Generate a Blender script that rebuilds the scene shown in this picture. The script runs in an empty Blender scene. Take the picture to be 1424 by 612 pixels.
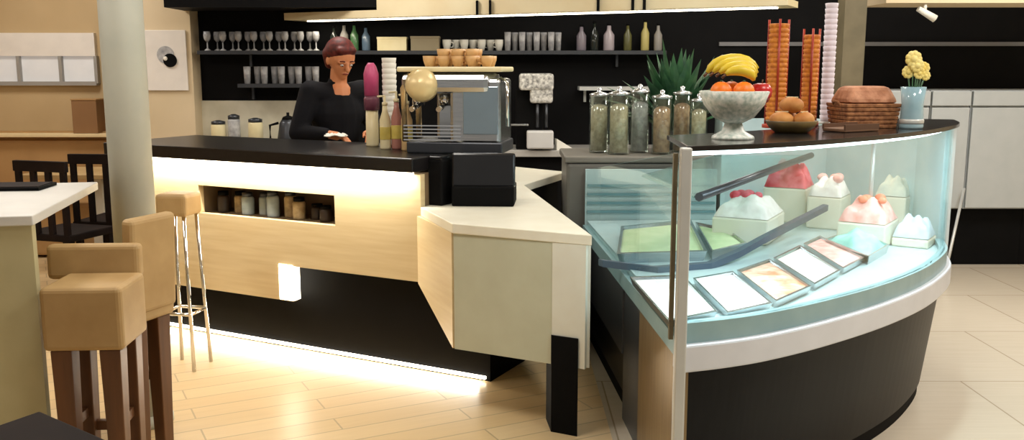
import bpy, bmesh, math, random
from mathutils import Vector, Matrix
random.seed(7)
PI = math.pi
SC = bpy.context.scene
COL = SC.collection

# ------------------------------------------------------------------ camera
FPX, EYE = 1300.0, 1.55
PITCH = math.atan(211.0 / FPX)
cam_d = bpy.data.cameras.new('camera')
cam_d.sensor_fit = 'HORIZONTAL'; cam_d.sensor_width = 36.0
cam_d.lens = FPX / 1424.0 * 36.0
cam_d.clip_start = 0.05
cam = bpy.data.objects.new('camera', cam_d); COL.objects.link(cam)
cam.location = (0, 0, EYE); cam.rotation_euler = (PI / 2 - PITCH, 0, 0)
SC.camera = cam

CP, SP = math.cos(PITCH), math.sin(PITCH)
def ray(px, py):
    u = (px - 712) / FPX; v = (306 - py) / FPX
    return (u, CP + v * SP, -SP + v * CP)
def onz(px, py, z):
    r = ray(px, py); t = (z - EYE) / r[2]
    return (r[0] * t, r[1] * t, z)
def ony(px, py, Y):
    r = ray(px, py); t = Y / r[1]
    return (r[0] * t, Y, EYE + r[2] * t)

# ------------------------------------------------------------------ materials
MATS = {}
def mat(name, col, rough=0.5, metal=0.0, col2=None, scale=8.0, stretch=(1, 1, 1), bump=0.0, emit=None, estr=1.0,
        spec=0.5, coat=0.0, trans=0.0, detail=4.0, sub=0.0):
    if name in MATS: return MATS[name]
    m = bpy.data.materials.new(name); m.use_nodes = True
    nt = m.node_tree; b = nt.nodes['Principled BSDF']
    b.inputs['Base Color'].default_value = (*col, 1)
    b.inputs['Roughness'].default_value = rough; b.inputs['Metallic'].default_value = metal
    b.inputs['Specular IOR Level'].default_value = spec
    b.inputs['Coat Weight'].default_value = coat
    b.inputs['Transmission Weight'].default_value = trans
    if emit:
        b.inputs['Emission Color'].default_value = (*emit, 1); b.inputs['Emission Strength'].default_value = estr
    tc = nt.nodes.new('ShaderNodeTexCoord'); mp = nt.nodes.new('ShaderNodeMapping')
    mp.inputs['Scale'].default_value = stretch
    nt.links.new(tc.outputs['Object'], mp.inputs['Vector'])
    nz = nt.nodes.new('ShaderNodeTexNoise'); nz.inputs['Scale'].default_value = scale; nz.inputs['Detail'].default_value = detail
    nt.links.new(mp.outputs['Vector'], nz.inputs['Vector'])
    rp = nt.nodes.new('ShaderNodeValToRGB')
    c2 = col2 if col2 else tuple(min(1, c * 0.93) for c in col)
    rp.color_ramp.elements[0].position = 0.32; rp.color_ramp.elements[1].position = 0.68
    rp.color_ramp.elements[0].color = (*c2, 1); rp.color_ramp.elements[1].color = (*col, 1)
    nt.links.new(nz.outputs['Fac'], rp.inputs['Fac']); nt.links.new(rp.outputs['Color'], b.inputs['Base Color'])
    if bump:
        bp = nt.nodes.new('ShaderNodeBump'); bp.inputs['Strength'].default_value = bump; bp.inputs['Distance'].default_value = 0.01
        nt.links.new(nz.outputs['Fac'], bp.inputs['Height']); nt.links.new(bp.outputs['Normal'], b.inputs['Normal'])
    MATS[name] = m
    return m
def S(r, g, b):   # sRGB 0-255 to linear
    f = lambda c: (c / 255 / 12.92) if c / 255 <= 0.04045 else ((c / 255 + 0.055) / 1.055) ** 2.4
    return (f(r), f(g), f(b))
def glass(name, tint, refl=0.06, rough=0.02):
    m = bpy.data.materials.new(name); m.use_nodes = True
    nt = m.node_tree; nt.nodes.remove(nt.nodes['Principled BSDF'])
    out = nt.nodes['Material Output']
    tr = nt.nodes.new('ShaderNodeBsdfTransparent'); tr.inputs['Color'].default_value = (*tint, 1)
    gl = nt.nodes.new('ShaderNodeBsdfGlossy'); gl.inputs['Roughness'].default_value = rough
    gl.inputs['Color'].default_value = (0.9, 1, 1, 1)
    fr = nt.nodes.new('ShaderNodeLayerWeight'); fr.inputs['Blend'].default_value = 0.25
    ma = nt.nodes.new('ShaderNodeMath'); ma.operation = 'MULTIPLY_ADD'; ma.inputs[1].default_value = 0.22; ma.inputs[2].default_value = refl
    nt.links.new(fr.outputs['Fresnel'], ma.inputs[0])
    mx = nt.nodes.new('ShaderNodeMixShader')
    nt.links.new(ma.outputs[0], mx.inputs[0]); nt.links.new(tr.outputs[0], mx.inputs[1]); nt.links.new(gl.outputs[0], mx.inputs[2])
    nt.links.new(mx.outputs[0], out.inputs['Surface'])
    return m
def planks(name, c1, c2, scale, rot=0.0, rough=0.35, bw=1.1, rh=0.14, mortar=None):
    m = bpy.data.materials.new(name); m.use_nodes = True
    nt = m.node_tree; b = nt.nodes['Principled BSDF']; b.inputs['Roughness'].default_value = rough
    tc = nt.nodes.new('ShaderNodeTexCoord'); mp = nt.nodes.new('ShaderNodeMapping'); mp.inputs['Rotation'].default_value = (0, 0, rot)
    nt.links.new(tc.outputs['Object'], mp.inputs['Vector'])
    bk = nt.nodes.new('ShaderNodeTexBrick'); bk.inputs['Scale'].default_value = scale
    bk.inputs['Color1'].default_value = (*c1, 1); bk.inputs['Color2'].default_value = (*c2, 1)
    bk.inputs['Mortar'].default_value = (*(mortar or tuple(c * 0.62 for c in c1)), 1)
    bk.inputs['Mortar Size'].default_value = 0.004; bk.inputs['Brick Width'].default_value = bw; bk.inputs['Row Height'].default_value = rh
    nt.links.new(mp.outputs['Vector'], bk.inputs['Vector'])
    nz = nt.nodes.new('ShaderNodeTexNoise'); nz.inputs['Scale'].default_value = 3; nz.inputs['Detail'].default_value = 6
    mp2 = nt.nodes.new('ShaderNodeMapping'); mp2.inputs['Scale'].default_value = (1, 14, 1)
    nt.links.new(mp.outputs['Vector'], mp2.inputs['Vector']); nt.links.new(mp2.outputs['Vector'], nz.inputs['Vector'])
    mx = nt.nodes.new('ShaderNodeMix'); mx.data_type = 'RGBA'; mx.blend_type = 'MULTIPLY'; mx.inputs[0].default_value = 0.35
    nt.links.new(bk.outputs['Color'], mx.inputs[6]); nt.links.new(nz.outputs['Color'], mx.inputs[7])
    cr = nt.nodes.new('ShaderNodeValToRGB'); cr.color_ramp.elements[0].color = (0.6, 0.55, 0.5, 1); cr.color_ramp.elements[1].color = (1, 1, 1, 1)
    nt.links.new(nz.outputs['Fac'], cr.inputs['Fac']); nt.links.new(cr.outputs['Color'], mx.inputs[7])
    nt.links.new(mx.outputs[2], b.inputs['Base Color'])
    return m

M = dict(
    wood=mat('honey_wood', S(222, 203, 162), 0.42, col2=S(212, 190, 146), scale=3, stretch=(1, 1, 12)),
    black=mat('black_matt', (0.003, 0.003, 0.0033), 0.75, col2=(0.002, 0.002, 0.0022), spec=0.12),
    slab=mat('black_stone', (0.010, 0.009, 0.009), 0.28, col2=(0.006, 0.005, 0.006), spec=0.4, scale=30),
    gloss=mat('black_gloss', (0.012, 0.012, 0.013), 0.16, col2=(0.009, 0.009, 0.010), spec=0.5),
    white=mat('white_lacquer', S(232, 230, 214), 0.35, col2=S(226, 222, 204)),
    block=mat('cream_panel', S(192, 194, 172), 0.45, col2=S(186, 187, 164)),
    edge=mat('pale_panel', S(222, 222, 210), 0.4, col2=S(216, 214, 200)),
    steel=mat('brushed_steel', (0.55, 0.57, 0.58), 0.26, 1.0, col2=(0.46, 0.48, 0.5), scale=10, stretch=(1, 1, 14)),
    chrome=mat('chrome', (0.75, 0.75, 0.75), 0.08, 1.0),
    alu=mat('pale_aluminium', S(205, 208, 206), 0.38, 0.35),
    darksteel=mat('dark_steel', (0.06, 0.065, 0.075), 0.35, 0.6),
    colm=mat('column_paint', S(190, 190, 176), 0.6, col2=S(176, 178, 166), scale=4),
    tan=mat('tan_upholstery', S(182, 152, 104), 0.55, col2=S(164, 133, 86), scale=6, bump=0.1),
    tan2=mat('tan_dark_upholstery', S(178, 138, 88), 0.6, col2=S(160, 122, 76), scale=5),
    legw=mat('brown_leg_wood', S(104, 66, 36), 0.45, col2=S(84, 52, 28), scale=5, stretch=(6, 6, 0.6)),
    darkw=mat('dark_brown_wood', S(34, 24, 22), 0.7, col2=S(20, 14, 14), scale=6, spec=.15),
    wall_tan=mat('tan_wall', S(200, 174, 132), 0.75, col2=S(190, 164, 122), scale=2),
    wall_cream=mat('cream_wall', S(226, 206, 172), 0.75, col2=S(216, 196, 160), scale=2),
    wall_black=mat('black_wall', (0.003, 0.003, 0.0035), 0.6, col2=(0.002, 0.002, 0.0025), spec=0.12),
    ceil=mat('ceiling_paint', S(225, 215, 200), 0.85),
    tile=mat('backsplash_cream', S(226, 220, 200), 0.35, col2=S(206, 200, 178), scale=6),
    bench=mat('bench_tan', S(186, 148, 98), 0.6, col2=S(170, 132, 84), scale=3),
    cab=mat('white_cabinet', S(182, 187, 188), 0.42, col2=S(176, 182, 183)),
    rim=mat('rim_white', S(216, 220, 228), 0.3, 0.1),
    teal=mat('teal_grey', S(150, 180, 184), 0.3, 0.1, col2=S(138, 170, 176)),
    aqua=mat('aqua_white', S(192, 212, 214), 0.4, col2=S(180, 204, 208)),
    panel_tan=mat('tan_metal_side', S(150, 128, 92), 0.35, 0.5, col2=S(132, 112, 80), stretch=(6, 6, 0.5)),
    skin=mat('skin', S(226, 150, 102), 0.5, col2=S(214, 136, 90)),
    hair=mat('dark_red_hair', S(110, 30, 20), 0.6, col2=S(66, 18, 14), scale=40),
    cloth=mat('black_cloth', (0.007, 0.007, 0.010), 0.8, spec=0.2, col2=(0.005, 0.005, 0.007)),
    denim=mat('dark_trousers', (0.012, 0.012, 0.016), 0.8),
    pink=mat('pink_plastic', S(214, 92, 140), 0.4, col2=S(190, 66, 118)),
    plum=mat('plum_plastic', S(118, 64, 84), 0.4),
    cream=mat('cream_ceramic', S(238, 226, 186), 0.35, col2=S(228, 214, 168)),
    paper=mat('white_paper', S(238, 236, 226), 0.7),
    greyglass=mat('cloudy_glassware', S(206, 206, 206), 0.2, col2=S(150, 150, 154), scale=20),
    amber=mat('pale_biscuit', S(214, 182, 120), 0.6, col2=S(180, 142, 82), scale=30),
    cone=mat('orange_wafer', S(224, 142, 44), 0.6, col2=S(184, 100, 28), scale=60),
    redp=mat('red_plastic', S(170, 52, 28), 0.4),
    banana=mat('banana_yellow', S(236, 206, 50), 0.45, col2=S(204, 180, 46), scale=12),
    orange=mat('orange_peel', S(246, 132, 28), 0.45, col2=S(234, 112, 20), scale=60, bump=0.1),
    apple=mat('red_apple', S(196, 34, 36), 0.3, col2=S(160, 24, 28)),
    leaf=mat('leaf_green', S(64, 110, 70), 0.5, col2=S(34, 74, 52), scale=12),
    wicker=mat('wicker_brown', S(178, 122, 78), 0.7, col2=S(116, 70, 40), scale=45, bump=0.4),
    bread=mat('bread_crust', S(208, 150, 82), 0.65, col2=S(172, 106, 48), scale=14),
    flower=mat('cream_petals', S(240, 226, 150), 0.6, col2=S(226, 200, 96), scale=20),
    yellow=mat('yellow_tube', S(228, 214, 130), 0.5, col2=S(196, 170, 70)),
    bluegl=mat('pale_blue_glass', S(176, 204, 214), 0.12, col2=S(140, 176, 190)),
    icew=mat('white_gelato', S(246, 244, 240), 0.6, col2=S(228, 224, 220), scale=24, bump=0.5),
    icep=mat('pink_gelato', S(244, 204, 200), 0.6, col2=S(236, 160, 150), scale=22, bump=0.5),
    icer=mat('red_berry_gelato', S(206, 30, 58), 0.5, col2=S(236, 120, 136), scale=18, bump=0.5),
    icea=mat('aqua_gelato', S(140, 216, 208), 0.55, col2=S(176, 230, 224), scale=18, bump=0.5),
    iceg=mat('pale_green_gelato', S(208, 222, 180), 0.55, col2=S(186, 208, 160), scale=14, bump=0.4),
    iceo=mat('orange_brown_gelato', S(206, 130, 92), 0.6, col2=S(240, 214, 196), scale=14, bump=0.4),
    sign=mat('sign_white', S(240, 234, 226), 0.5),
    frost=mat('frosted_pane', S(214, 212, 208), 0.5, emit=S(220, 222, 226), estr=0.25),
    lampstrip=mat('led_strip_warm', (1, 1, 1), 0.5, emit=(1.0, 0.9, 0.72), estr=9.0),
    lampcool=mat('led_strip_cool', (1, 1, 1), 0.5, emit=(0.82, 0.97, 1.0), estr=5.0),
    box_b=mat('brown_box', S(142, 104, 66), 0.7),
    tablew=mat('table_white', S(214, 214, 210), 0.4),
    tablep=mat('table_panel', S(192, 184, 144), 0.5, col2=S(184, 176, 136)),
    post=mat('post_taupe', S(112, 102, 78), 0.6, col2=S(98, 90, 68)),
    lilac=mat('cup_white_lilac', S(228, 220, 232), 0.5),
    speck=mat('speckled_white', S(232, 232, 228), 0.5, col2=S(120, 120, 120), scale=40),
    eye=mat('eye_white', S(230, 226, 220), 0.3), iris=mat('iris', S(40, 26, 18), 0.3), lip=mat('lips', S(150, 66, 54), 0.5),
)
M['glass'] = glass('case_glass', (0.96, 0.99, 0.99), 0.015)
M['jar'] = glass('jar_glass', (0.97, 0.98, 0.96), 0.06, 0.08)
M['shelfglass'] = glass('frosted_aqua_shelf', (0.72, 0.88, 0.88), 0.25, 0.25)
M['floorw'] = planks('wood_floor', S(222, 196, 152), S(212, 184, 138), 1.0, math.radians(-27), 0.32)
M['floort'] = planks('beige_floor', S(214, 204, 186), S(208, 197, 178), 1.0, 0.0, 0.25, 0.9, 0.9, S(170, 156, 134))

# ------------------------------------------------------------------ mesh builder
class MB:
    def __init__(s): s.bm = bmesh.new()
    def _new(s, vs, fs, smooth=False):
        bv = [s.bm.verts.new(v) for v in vs]
        for f in fs:
            try:
                q = s.bm.faces.new([bv[i] for i in f]); q.smooth = smooth
            except ValueError: pass
        return bv
    def box(s, c, d, rz=0.0, rx=0.0, ry=0.0):
        R = Matrix.Translation(c) @ Matrix.Rotation(rz, 4, 'Z') @ Matrix.Rotation(ry, 4, 'Y') @ Matrix.Rotation(rx, 4, 'X')
        vs = [R @ Vector((x * d[0] / 2, y * d[1] / 2, z * d[2] / 2)) for x in (-1, 1) for y in (-1, 1) for z in (-1, 1)]
        s._new(vs, [(0, 1, 3, 2), (4, 6, 7, 5), (0, 4, 5, 1), (2, 3, 7, 6), (0, 2, 6, 4), (1, 5, 7, 3)]); return s
    def prism(s, poly, z0, z1, top=None, smooth=False):
        """poly list of (x,y); z0/z1 floats or per-vertex lists; top optional different polygon"""
        n = len(poly); top = top or poly
        Z0 = z0 if isinstance(z0, (list, tuple)) else [z0] * n
        Z1 = z1 if isinstance(z1, (list, tuple)) else [z1] * n
        vs = [(p[0], p[1], Z0[i]) for i, p in enumerate(poly)] + [(p[0], p[1], Z1[i]) for i, p in enumerate(top)]
        b = s._new(vs, [])
        s.bm.faces.new(b[:n][::-1]); s.bm.faces.new(b[n:])
        for i in range(n):
            j = (i + 1) % n
            f = s.bm.faces.new((b[i], b[j], b[n + j], b[n + i])); f.smooth = smooth
        return s
    def lathe(s, prof, c=(0, 0, 0), seg=20, smooth=True, caps=True):
        rings = []
        for r, z in prof:
            rings.append([s.bm.verts.new((c[0] + r * math.cos(2 * PI * k / seg), c[1] + r * math.sin(2 * PI * k / seg), c[2] + z)) for k in range(seg)])
        for a, b in zip(rings, rings[1:]):
            for k in range(seg):
                f = s.bm.faces.new((a[k], a[(k + 1) % seg], b[(k + 1) % seg], b[k])); f.smooth = smooth
        if caps:
            s.bm.faces.new(rings[0][::-1]); s.bm.faces.new(rings[-1])
        return s
    def tube(s, pts, r, seg=8, smooth=True):
        pts = [Vector(p) for p in pts]; n = len(pts)
        R = r if isinstance(r, (list, tuple)) else [r] * n
        rings = []
        for i, p in enumerate(pts):
            t = (pts[min(i + 1, n - 1)] - pts[max(i - 1, 0)]).normalized()
            u = t.cross(Vector((0, 0, 1)))
            if u.length < 1e-3: u = t.cross(Vector((0, 1, 0)))
            u.normalize(); w = t.cross(u)
            rings.append([s.bm.verts.new(p + (u * math.cos(2 * PI * k / seg) + w * math.sin(2 * PI * k / seg)) * R[i]) for k in range(seg)])
        for a, b in zip(rings, rings[1:]):
            for k in range(seg):
                f = s.bm.faces.new((a[k], b[k], b[(k + 1) % seg], a[(k + 1) % seg])); f.smooth = smooth
        s.bm.faces.new(rings[0]); s.bm.faces.new(rings[-1][::-1])
        return s
    def ball(s, c, r, sc=(1, 1, 1), seg=14, rz=0.0):
        M4 = Matrix.Translation(c) @ Matrix.Rotation(rz, 4, 'Z') @ Matrix.Diagonal((r * sc[0], r * sc[1], r * sc[2], 1))
        q = bmesh.ops.create_uvsphere(s.bm, u_segments=seg, v_segments=max(6, seg // 2 + 2), radius=1.0, matrix=M4)
        for v in q['verts']:
            for f in v.link_faces: f.smooth = True
        return s
    def capsule(s, a, ra, b, rb):
        t = bmesh.new()
        bmesh.ops.create_uvsphere(t, u_segments=12, v_segments=8, radius=ra, matrix=Matrix.Translation(a))
        bmesh.ops.create_uvsphere(t, u_segments=12, v_segments=8, radius=rb, matrix=Matrix.Translation(b))
        q = bmesh.ops.convex_hull(t, input=list(t.verts))
        junk = set(g for g in q['geom_interior'] if isinstance(g, bmesh.types.BMVert)) | set(v for v in t.verts if not v.link_faces)
        vs = list(t.verts); idx = {v: i for i, v in enumerate(vs)}
        hull = set(g for g in q['geom'] if isinstance(g, bmesh.types.BMFace))
        used = sorted({idx[v] for f in hull for v in f.verts}); mp = {o: k for k, o in enumerate(used)}
        s._new([vs[o].co.copy() for o in used], [[mp[idx[v]] for v in f.verts] for f in hull], True)
        t.free(); return s
    def quad(s, a, b, c, d):
        s._new([a, b, c, d], [(0, 1, 2, 3)]); return s

def build(name, mb, m, parent=None, loc=(0, 0, 0), rz=0.0, bevel=0.0, label=None, sub=0, seg=2):
    me = bpy.data.meshes.new(name)
    bmesh.ops.recalc_face_normals(mb.bm, faces=mb.bm.faces)
    mb.bm.to_mesh(me); mb.bm.free()
    me.materials.append(M[m] if isinstance(m, str) else m)
    o = bpy.data.objects.new(name, me); COL.objects.link(o)
    o.location = loc; o.rotation_euler = (0, 0, rz)
    if parent: o.parent = parent
    if bevel:
        md = o.modifiers.new('bevel', 'BEVEL'); md.width = bevel; md.segments = seg; md.limit_method = 'ANGLE'; md.angle_limit = math.radians(40)
    if sub:
        md = o.modifiers.new('sub', 'SUBSURF'); md.levels = sub; md.render_levels = sub
    if label: o['label'] = label
    return o
def tag(o, label, cat, group=None):
    o['label'] = label; o['category'] = cat
    if group: o['group'] = group
    return o
def thing(name, label, cat, loc=(0, 0, 0), rz=0.0, group=None):
    o = bpy.data.objects.new(name, None); COL.objects.link(o); o.empty_display_size = 0.1
    o.location = loc; o.rotation_euler = (0, 0, rz)
    return tag(o, label, cat, group)
def struct(name, mb, m, bevel=0.0, parent=None, label=None):
    o = build(name, mb, m, parent, bevel=bevel)
    if parent is None: o['kind'] = 'structure'
    if label: o['label'] = label
    return o
CH = {}
def dup(root, loc, rz=0.0, label=None, group=None, scale=None):
    r = root.copy(); COL.objects.link(r); r.location = loc; r.rotation_euler = (0, 0, rz)
    if scale: r.scale = scale
    if label: r['label'] = label
    if group: r['group'] = group
    for ch in [o for o in COL.objects if o.parent == root]:
        c = ch.copy(); COL.objects.link(c); c.parent = r
        for g in [o for o in COL.objects if o.parent == ch]:
            d = g.copy(); COL.objects.link(d); d.parent = c
    return r

# ------------------------------------------------------------------ plan of the bar (direction of its front, and normal towards the room)
F1 = (-2.198, 5.574); AX = (0.8881, -0.4597); NX = (-0.4597, -0.8881)
ARZ = math.atan2(AX[1], AX[0])
def AP(a, off): return (F1[0] + AX[0] * a + NX[0] * off, F1[1] + AX[1] * a + NX[1] * off)
def abox(mb, a0, a1, o0, o1, z0, z1):
    mb.prism([AP(a0, o1), AP(a1, o1), AP(a1, o0), AP(a0, o0)], z0, z1); return mb

# ------------------------------------------------------------------ room shell
WY = 7.95
mb = MB(); mb.prism([(-6.5, -2.5), (0.45, -2.5), (0.42, 5.0), (-0.6, 8.7), (-6.5, 8.7)], -0.08, 0.0); struct('floor', mb, 'floorw')
mb = MB(); mb.prism([(0.45, -2.5), (5.5, -2.5), (5.5, 8.7), (-0.6, 8.7), (0.42, 5.0)], -0.08, 0.0); struct('floor', mb, 'floort')
mb = MB(); mb.box((-0.5, 3.1, 3.04), (12, 11.2, 0.08)); struct('ceiling', mb, 'ceil')
mb = MB(); mb.box((1.15, WY + 0.06, 1.5), (8.7, 0.12, 3.0)); struct('wall_back', mb, 'wall_black')
mb = MB(); mb.box((5.55, 3.1, 1.5), (0.1, 11.2, 3.0)); struct('wall_right', mb, 'wall_cream')
mb = MB(); mb.box((-6.55, 3.1, 1.5), (0.1, 11.2, 3.0)); struct('wall_left', mb, 'wall_tan')
# far left wall with the window band
LY = 8.45
def lx(px, Y=LY): return ony(px, 100, Y)[0]
def lz(py, Y=LY): return ony(712, py, Y)[2]
mb = MB(); mb.box((-4.7, LY + 0.06, 1.5), (3.7, 0.12, 3.0)); struct('wall_left_far', mb, 'wall_tan')
zt, zb = lz(46), lz(116)
mb = MB(); mb.box(((lx(-60) + lx(137)) / 2, LY - 0.02, lz(62)), (lx(137) - lx(-60), 0.05, lz(46) - lz(78)))
win = struct('window_1', mb, 'sign')
mb = MB()
for px in (30, 88, 137, -40):
    mb.box((lx(px), LY - 0.03, (lz(78) + zb) / 2), (0.028, 0.05, lz(78) - zb))
mb.box(((lx(-60) + lx(137)) / 2, LY - 0.03, zb), (lx(137) - lx(-60), 0.06, 0.035))
struct('window_frame', mb, mat('frame_grey', S(160, 156, 150), 0.5), parent=win)
mb = MB()
mb.box(((lx(-60) + lx(137)) / 2, LY - 0.008, (lz(78) + zb) / 2), (lx(137) - lx(-60), 0.012, lz(78) - zb))
struct('window_pane', mb, 'frost', parent=win)
# pier between the far-left room and the back bar
PX0, PX1 = lx(178, 7.75), lx(268, 7.75)
mb = MB(); mb.box(((PX0 + PX1) / 2, 7.9, 1.5), (PX1 - PX0, 0.3, 3.0)); struct('wall_pier', mb, 'wall_cream')

# poster with round emblem on the pier
def pz(py): return lz(py, 7.74)
def pxx(px): return lx(px, 7.74)
t = thing('poster', 'white poster with a black round emblem on the cream pier', 'poster', ((pxx(192) + pxx(262)) / 2, 7.74, pz(126)))
w_, h_ = pxx(262) - pxx(194), pz(42) - pz(126)
mb = MB(); mb.box((0, 0, h_ / 2), (w_, 0.012, h_)); build('sheet', mb, 'sign', t, bevel=0.003)
mb = MB(); ex = pxx(238) - t.location.x; ez = pz(84) - pz(126)
mb.prism([(0.055 * math.cos(k * PI / 10), 0.055 * math.sin(k * PI / 10)) for k in range(20)], -0.004, 0.004)
o = build('emblem', mb, 'black', t); o.location = (ex, -0.011, ez); o.rotation_euler = (PI / 2, 0, 0)
mb = MB(); mb.prism([(-0.035 + 0.07 * math.cos(k * PI / 10), 0.045 + 0.07 * math.sin(k * PI / 10)) for k in range(20)], -0.002, 0.002)
o = build('emblem_ring', mb, 'greyglass', t); o.location = (ex, -0.0085, ez); o.rotation_euler = (PI / 2, 0, 0)
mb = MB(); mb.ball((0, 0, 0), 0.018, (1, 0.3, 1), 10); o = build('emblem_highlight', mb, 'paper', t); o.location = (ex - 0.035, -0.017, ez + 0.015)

# round column
cb = onz(207, 597, 0)
mb = MB(); mb.lathe([(0.088, 0.0), (0.088, 3.0)], seg=40)
o = struct('column', mb, 'colm'); o.location = (cb[0] - 0.04, cb[1] + 0.09, 0)
mb = MB(); mb.lathe([(0.112, 0.0), (0.112, 0.03), (0.098, 0.045), (0.088, 0.05)], seg=40)
c2 = build('column_collar', mb, 'colm', o)

# ------------------------------------------------------------------ main bar counter
A0, A1 = -0.12, 2.02
t = thing('bar_counter', 'long honey wood bar counter with black worktop and lit front', 'counter')
t_bar = t
mb = MB()
pz0, pz1 = 0.06, 0.10
for a0, a1, z0, z1 in ((A0, 1.19, 0.30, 0.74), (1.19, A1, 0.495, 0.74), (A0, 0.53, 0.74, 0.90), (1.49, A1, 0.74, 0.90), (A0, A1, 0.90, 1.035)):
    abox(mb, a0, a1, pz0, pz1, z0, z1)
build('front_panel', mb, 'wood', t)
mb = MB()
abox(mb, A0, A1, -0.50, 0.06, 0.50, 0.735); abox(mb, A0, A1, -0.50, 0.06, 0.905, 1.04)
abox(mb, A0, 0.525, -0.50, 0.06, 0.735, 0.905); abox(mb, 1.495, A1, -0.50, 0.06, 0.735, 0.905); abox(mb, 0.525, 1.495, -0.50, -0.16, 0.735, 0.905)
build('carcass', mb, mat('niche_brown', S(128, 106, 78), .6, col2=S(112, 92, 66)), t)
mb = MB(); abox(mb, A0, 1.96, -0.5, 0.0, 0.0, 0.50); abox(mb, 1.96, 2.353, -0.12, 0.0, 0.0, 0.42); build('plinth', mb, 'black', t)
mb = MB(); abox(mb, A0 - 0.02, A1, -0.55, 0.17, 1.05, 1.12); build('worktop', mb, 'slab', t, bevel=0.006)
mb = MB(); abox(mb, A0, A1 - 0.02, 0.125, 0.145, 1.036, 1.049); build('light_strip', mb, 'lampstrip', t, label='glowing strip under the worktop')
mb = MB(); abox(mb, A0, 2.33, 0.002, 0.016, 0.012, 0.026); build('plinth_light', mb, 'lampstrip', t, label='glowing strip along the black plinth')
mb = MB(); abox(mb, 1.10, 1.195, 0.045, 0.104, 0.305, 0.50); build('niche_edge', mb, 'lampstrip', t, label='glowing white edge at the end of the leg recess')

# ------------------------------------------------------------------ low cash desk (projects from the bar on a chamfer)
P1 = AP(A1, 0.10); P2 = (-0.25, 4.09); P3 = (0.315, 3.80); P4 = (0.055, 5.45); P5 = (0.36, 6.15); P6 = (0.0, 6.5)
Q = AP(A1 + 0.003, -0.6)
t = thing('cash_desk', 'low pale cash desk with white worktop at the end of the bar', 'counter')
t_desk = t
def grow(P, C, d):
    v = Vector(P) - Vector(C); return tuple(Vector(P) + v.normalized() * d)
mid = (0.0, 4.6)
mb = MB(); mb.prism([P1, grow(P2, mid, 0.03), grow(P3, mid, 0.035), (P4[0] + 0.015, P4[1]), P5, P6, (-0.12, 6.1), (Q[0] + 0.01, Q[1]), ], 0.83, 0.875)
build('worktop', mb, 'white', t, bevel=0.004)
# carcass
mb = MB(); b1 = (P1[0] + 0.02, P1[1] + 0.02)
mb.prism([b1, (P2[0] + 0.01, P2[1] + 0.02), (P3[0] - 0.01, P3[1] + 0.02), (0.20, 4.6), (-0.1, 4.95), (-0.25, 4.62)], 0.43, 0.83)
build('carcass', mb, 'block', t)
def wallseg(mb, p, q, th, z0, z1):
    p = Vector(p); q = Vector(q); d = (q - p).normalized(); n = Vector((d.y, -d.x))
    zz0 = z0 if isinstance(z0, (tuple, list)) else (z0, z0)
    a, b, c, e = p + n * th, q + n * th, q, p
    mb.prism([a, b, c, e], [zz0[0], zz0[1], zz0[1], zz0[0]], z1); return mb
mb = MB(); wallseg(mb, (P1[0], P1[1] + 0.005), P2, 0.02, (0.49, 0.30), 0.83); build('chamfer_panel', mb, 'wood', t, label='honey wood angled panel')
d23 = Vector(P3) - Vector(P2)
s1 = tuple(Vector(P2) + d23 * 0.76)
mb = MB(); wallseg(mb, P2, s1, 0.02, 0.30, 0.83); build('front_panel', mb, 'block', t)
mb = MB(); wallseg(mb, s1, P3, 0.022, 0.30, 0.83)
mb.prism([P3, (P3[0] + 0.012, P3[1]), (P4[0] + 0.012, P4[1]), P4], 0.30, 0.83); build('end_panel', mb, 'edge', t, label='paler end panel')
# support and rear base
mb = MB(); mb.prism([(0.168, 3.84), (0.278, 3.785), (0.262, 3.93), (0.152, 3.99)], 0.0, 0.43); build('pedestal', mb, 'black', t)
B = (0.4597, 0.8881)
F2 = AP(2.353, 0.0)
mb = MB(); mb.prism([(F2[0] + 0.003, F2[1] + 0.003), (F2[0] + B[0] * .45, F2[1] + B[1] * .45), (0.06, 5.4), (0.30, 6.1), (0.0, 6.4), (-0.1, 6.0), (Q[0] + 0.02, Q[1] + 0.02)], 0.0, 0.83)
build('rear_base', mb, 'black', t)
# added black block that stands in for the dark of the gap beside the case
mb = MB(); mb.prism([(0.26, 4.9), (0.385, 4.9), (0.385, 5.34), (0.215, 5.34)], 0.0, 0.66)
tag(build('dark_gap_block', mb, 'black', bevel=0.01), 'black block standing in for the dark gap between cash desk and display case', 'fridge')

# ------------------------------------------------------------------ glass display case
OUT = [(0.56, 2.985), (0.73, 3.045), (0.9, 3.13), (1.15, 3.30), (1.47, 3.565), (1.77, 3.88), (2.03, 4.256), (2.15, 4.56)]
def catmull(P, n=7):
    P = [Vector(p) for p in P]; P = [P[0] * 2 - P[1]] + P + [P[-1] * 2 - P[-2]]
    out = []
    for i in range(1, len(P) - 2):
        for k in range(n):
            u = k / n; a, b, c, d = P[i - 1], P[i], P[i + 1], P[i + 2]
            out.append(0.5 * ((2 * b) + (c - a) * u + (2 * a - 5 * b + 4 * c - d) * u * u + (3 * b - a - 3 * c + d) * u ** 3))
    out.append(P[-2]); return out
CURVE = catmull(OUT)
def inset(d, pts=None):
    pts = pts or CURVE; r = []
    for i, p in enumerate(pts):
        tg = (pts[min(i + 1, len(pts) - 1)] - pts[max(i - 1, 0)]).normalized()
        r.append(p + Vector((-tg.y, tg.x)) * d)
    return r
RL, RR = (0.42, 5.28), (1.17, 5.34)
BACK = [(2.17, 4.95), (1.92, 5.66), (1.24, 5.74), (1.20, 5.34)]
def outline(d, ex=0.0):
    c = [tuple(p) for p in inset(d)]
    c[0] = (0.56 + ex, c[0][1])
    return c + [(x - ex, y - ex) for x, y in BACK] + [(RL[0] + ex, RL[1] - ex)]
t = thing('display_case', 'curved glass fronted chilled display case with black base', 'display case', (0, 0, 0))
t_case = t
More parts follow.
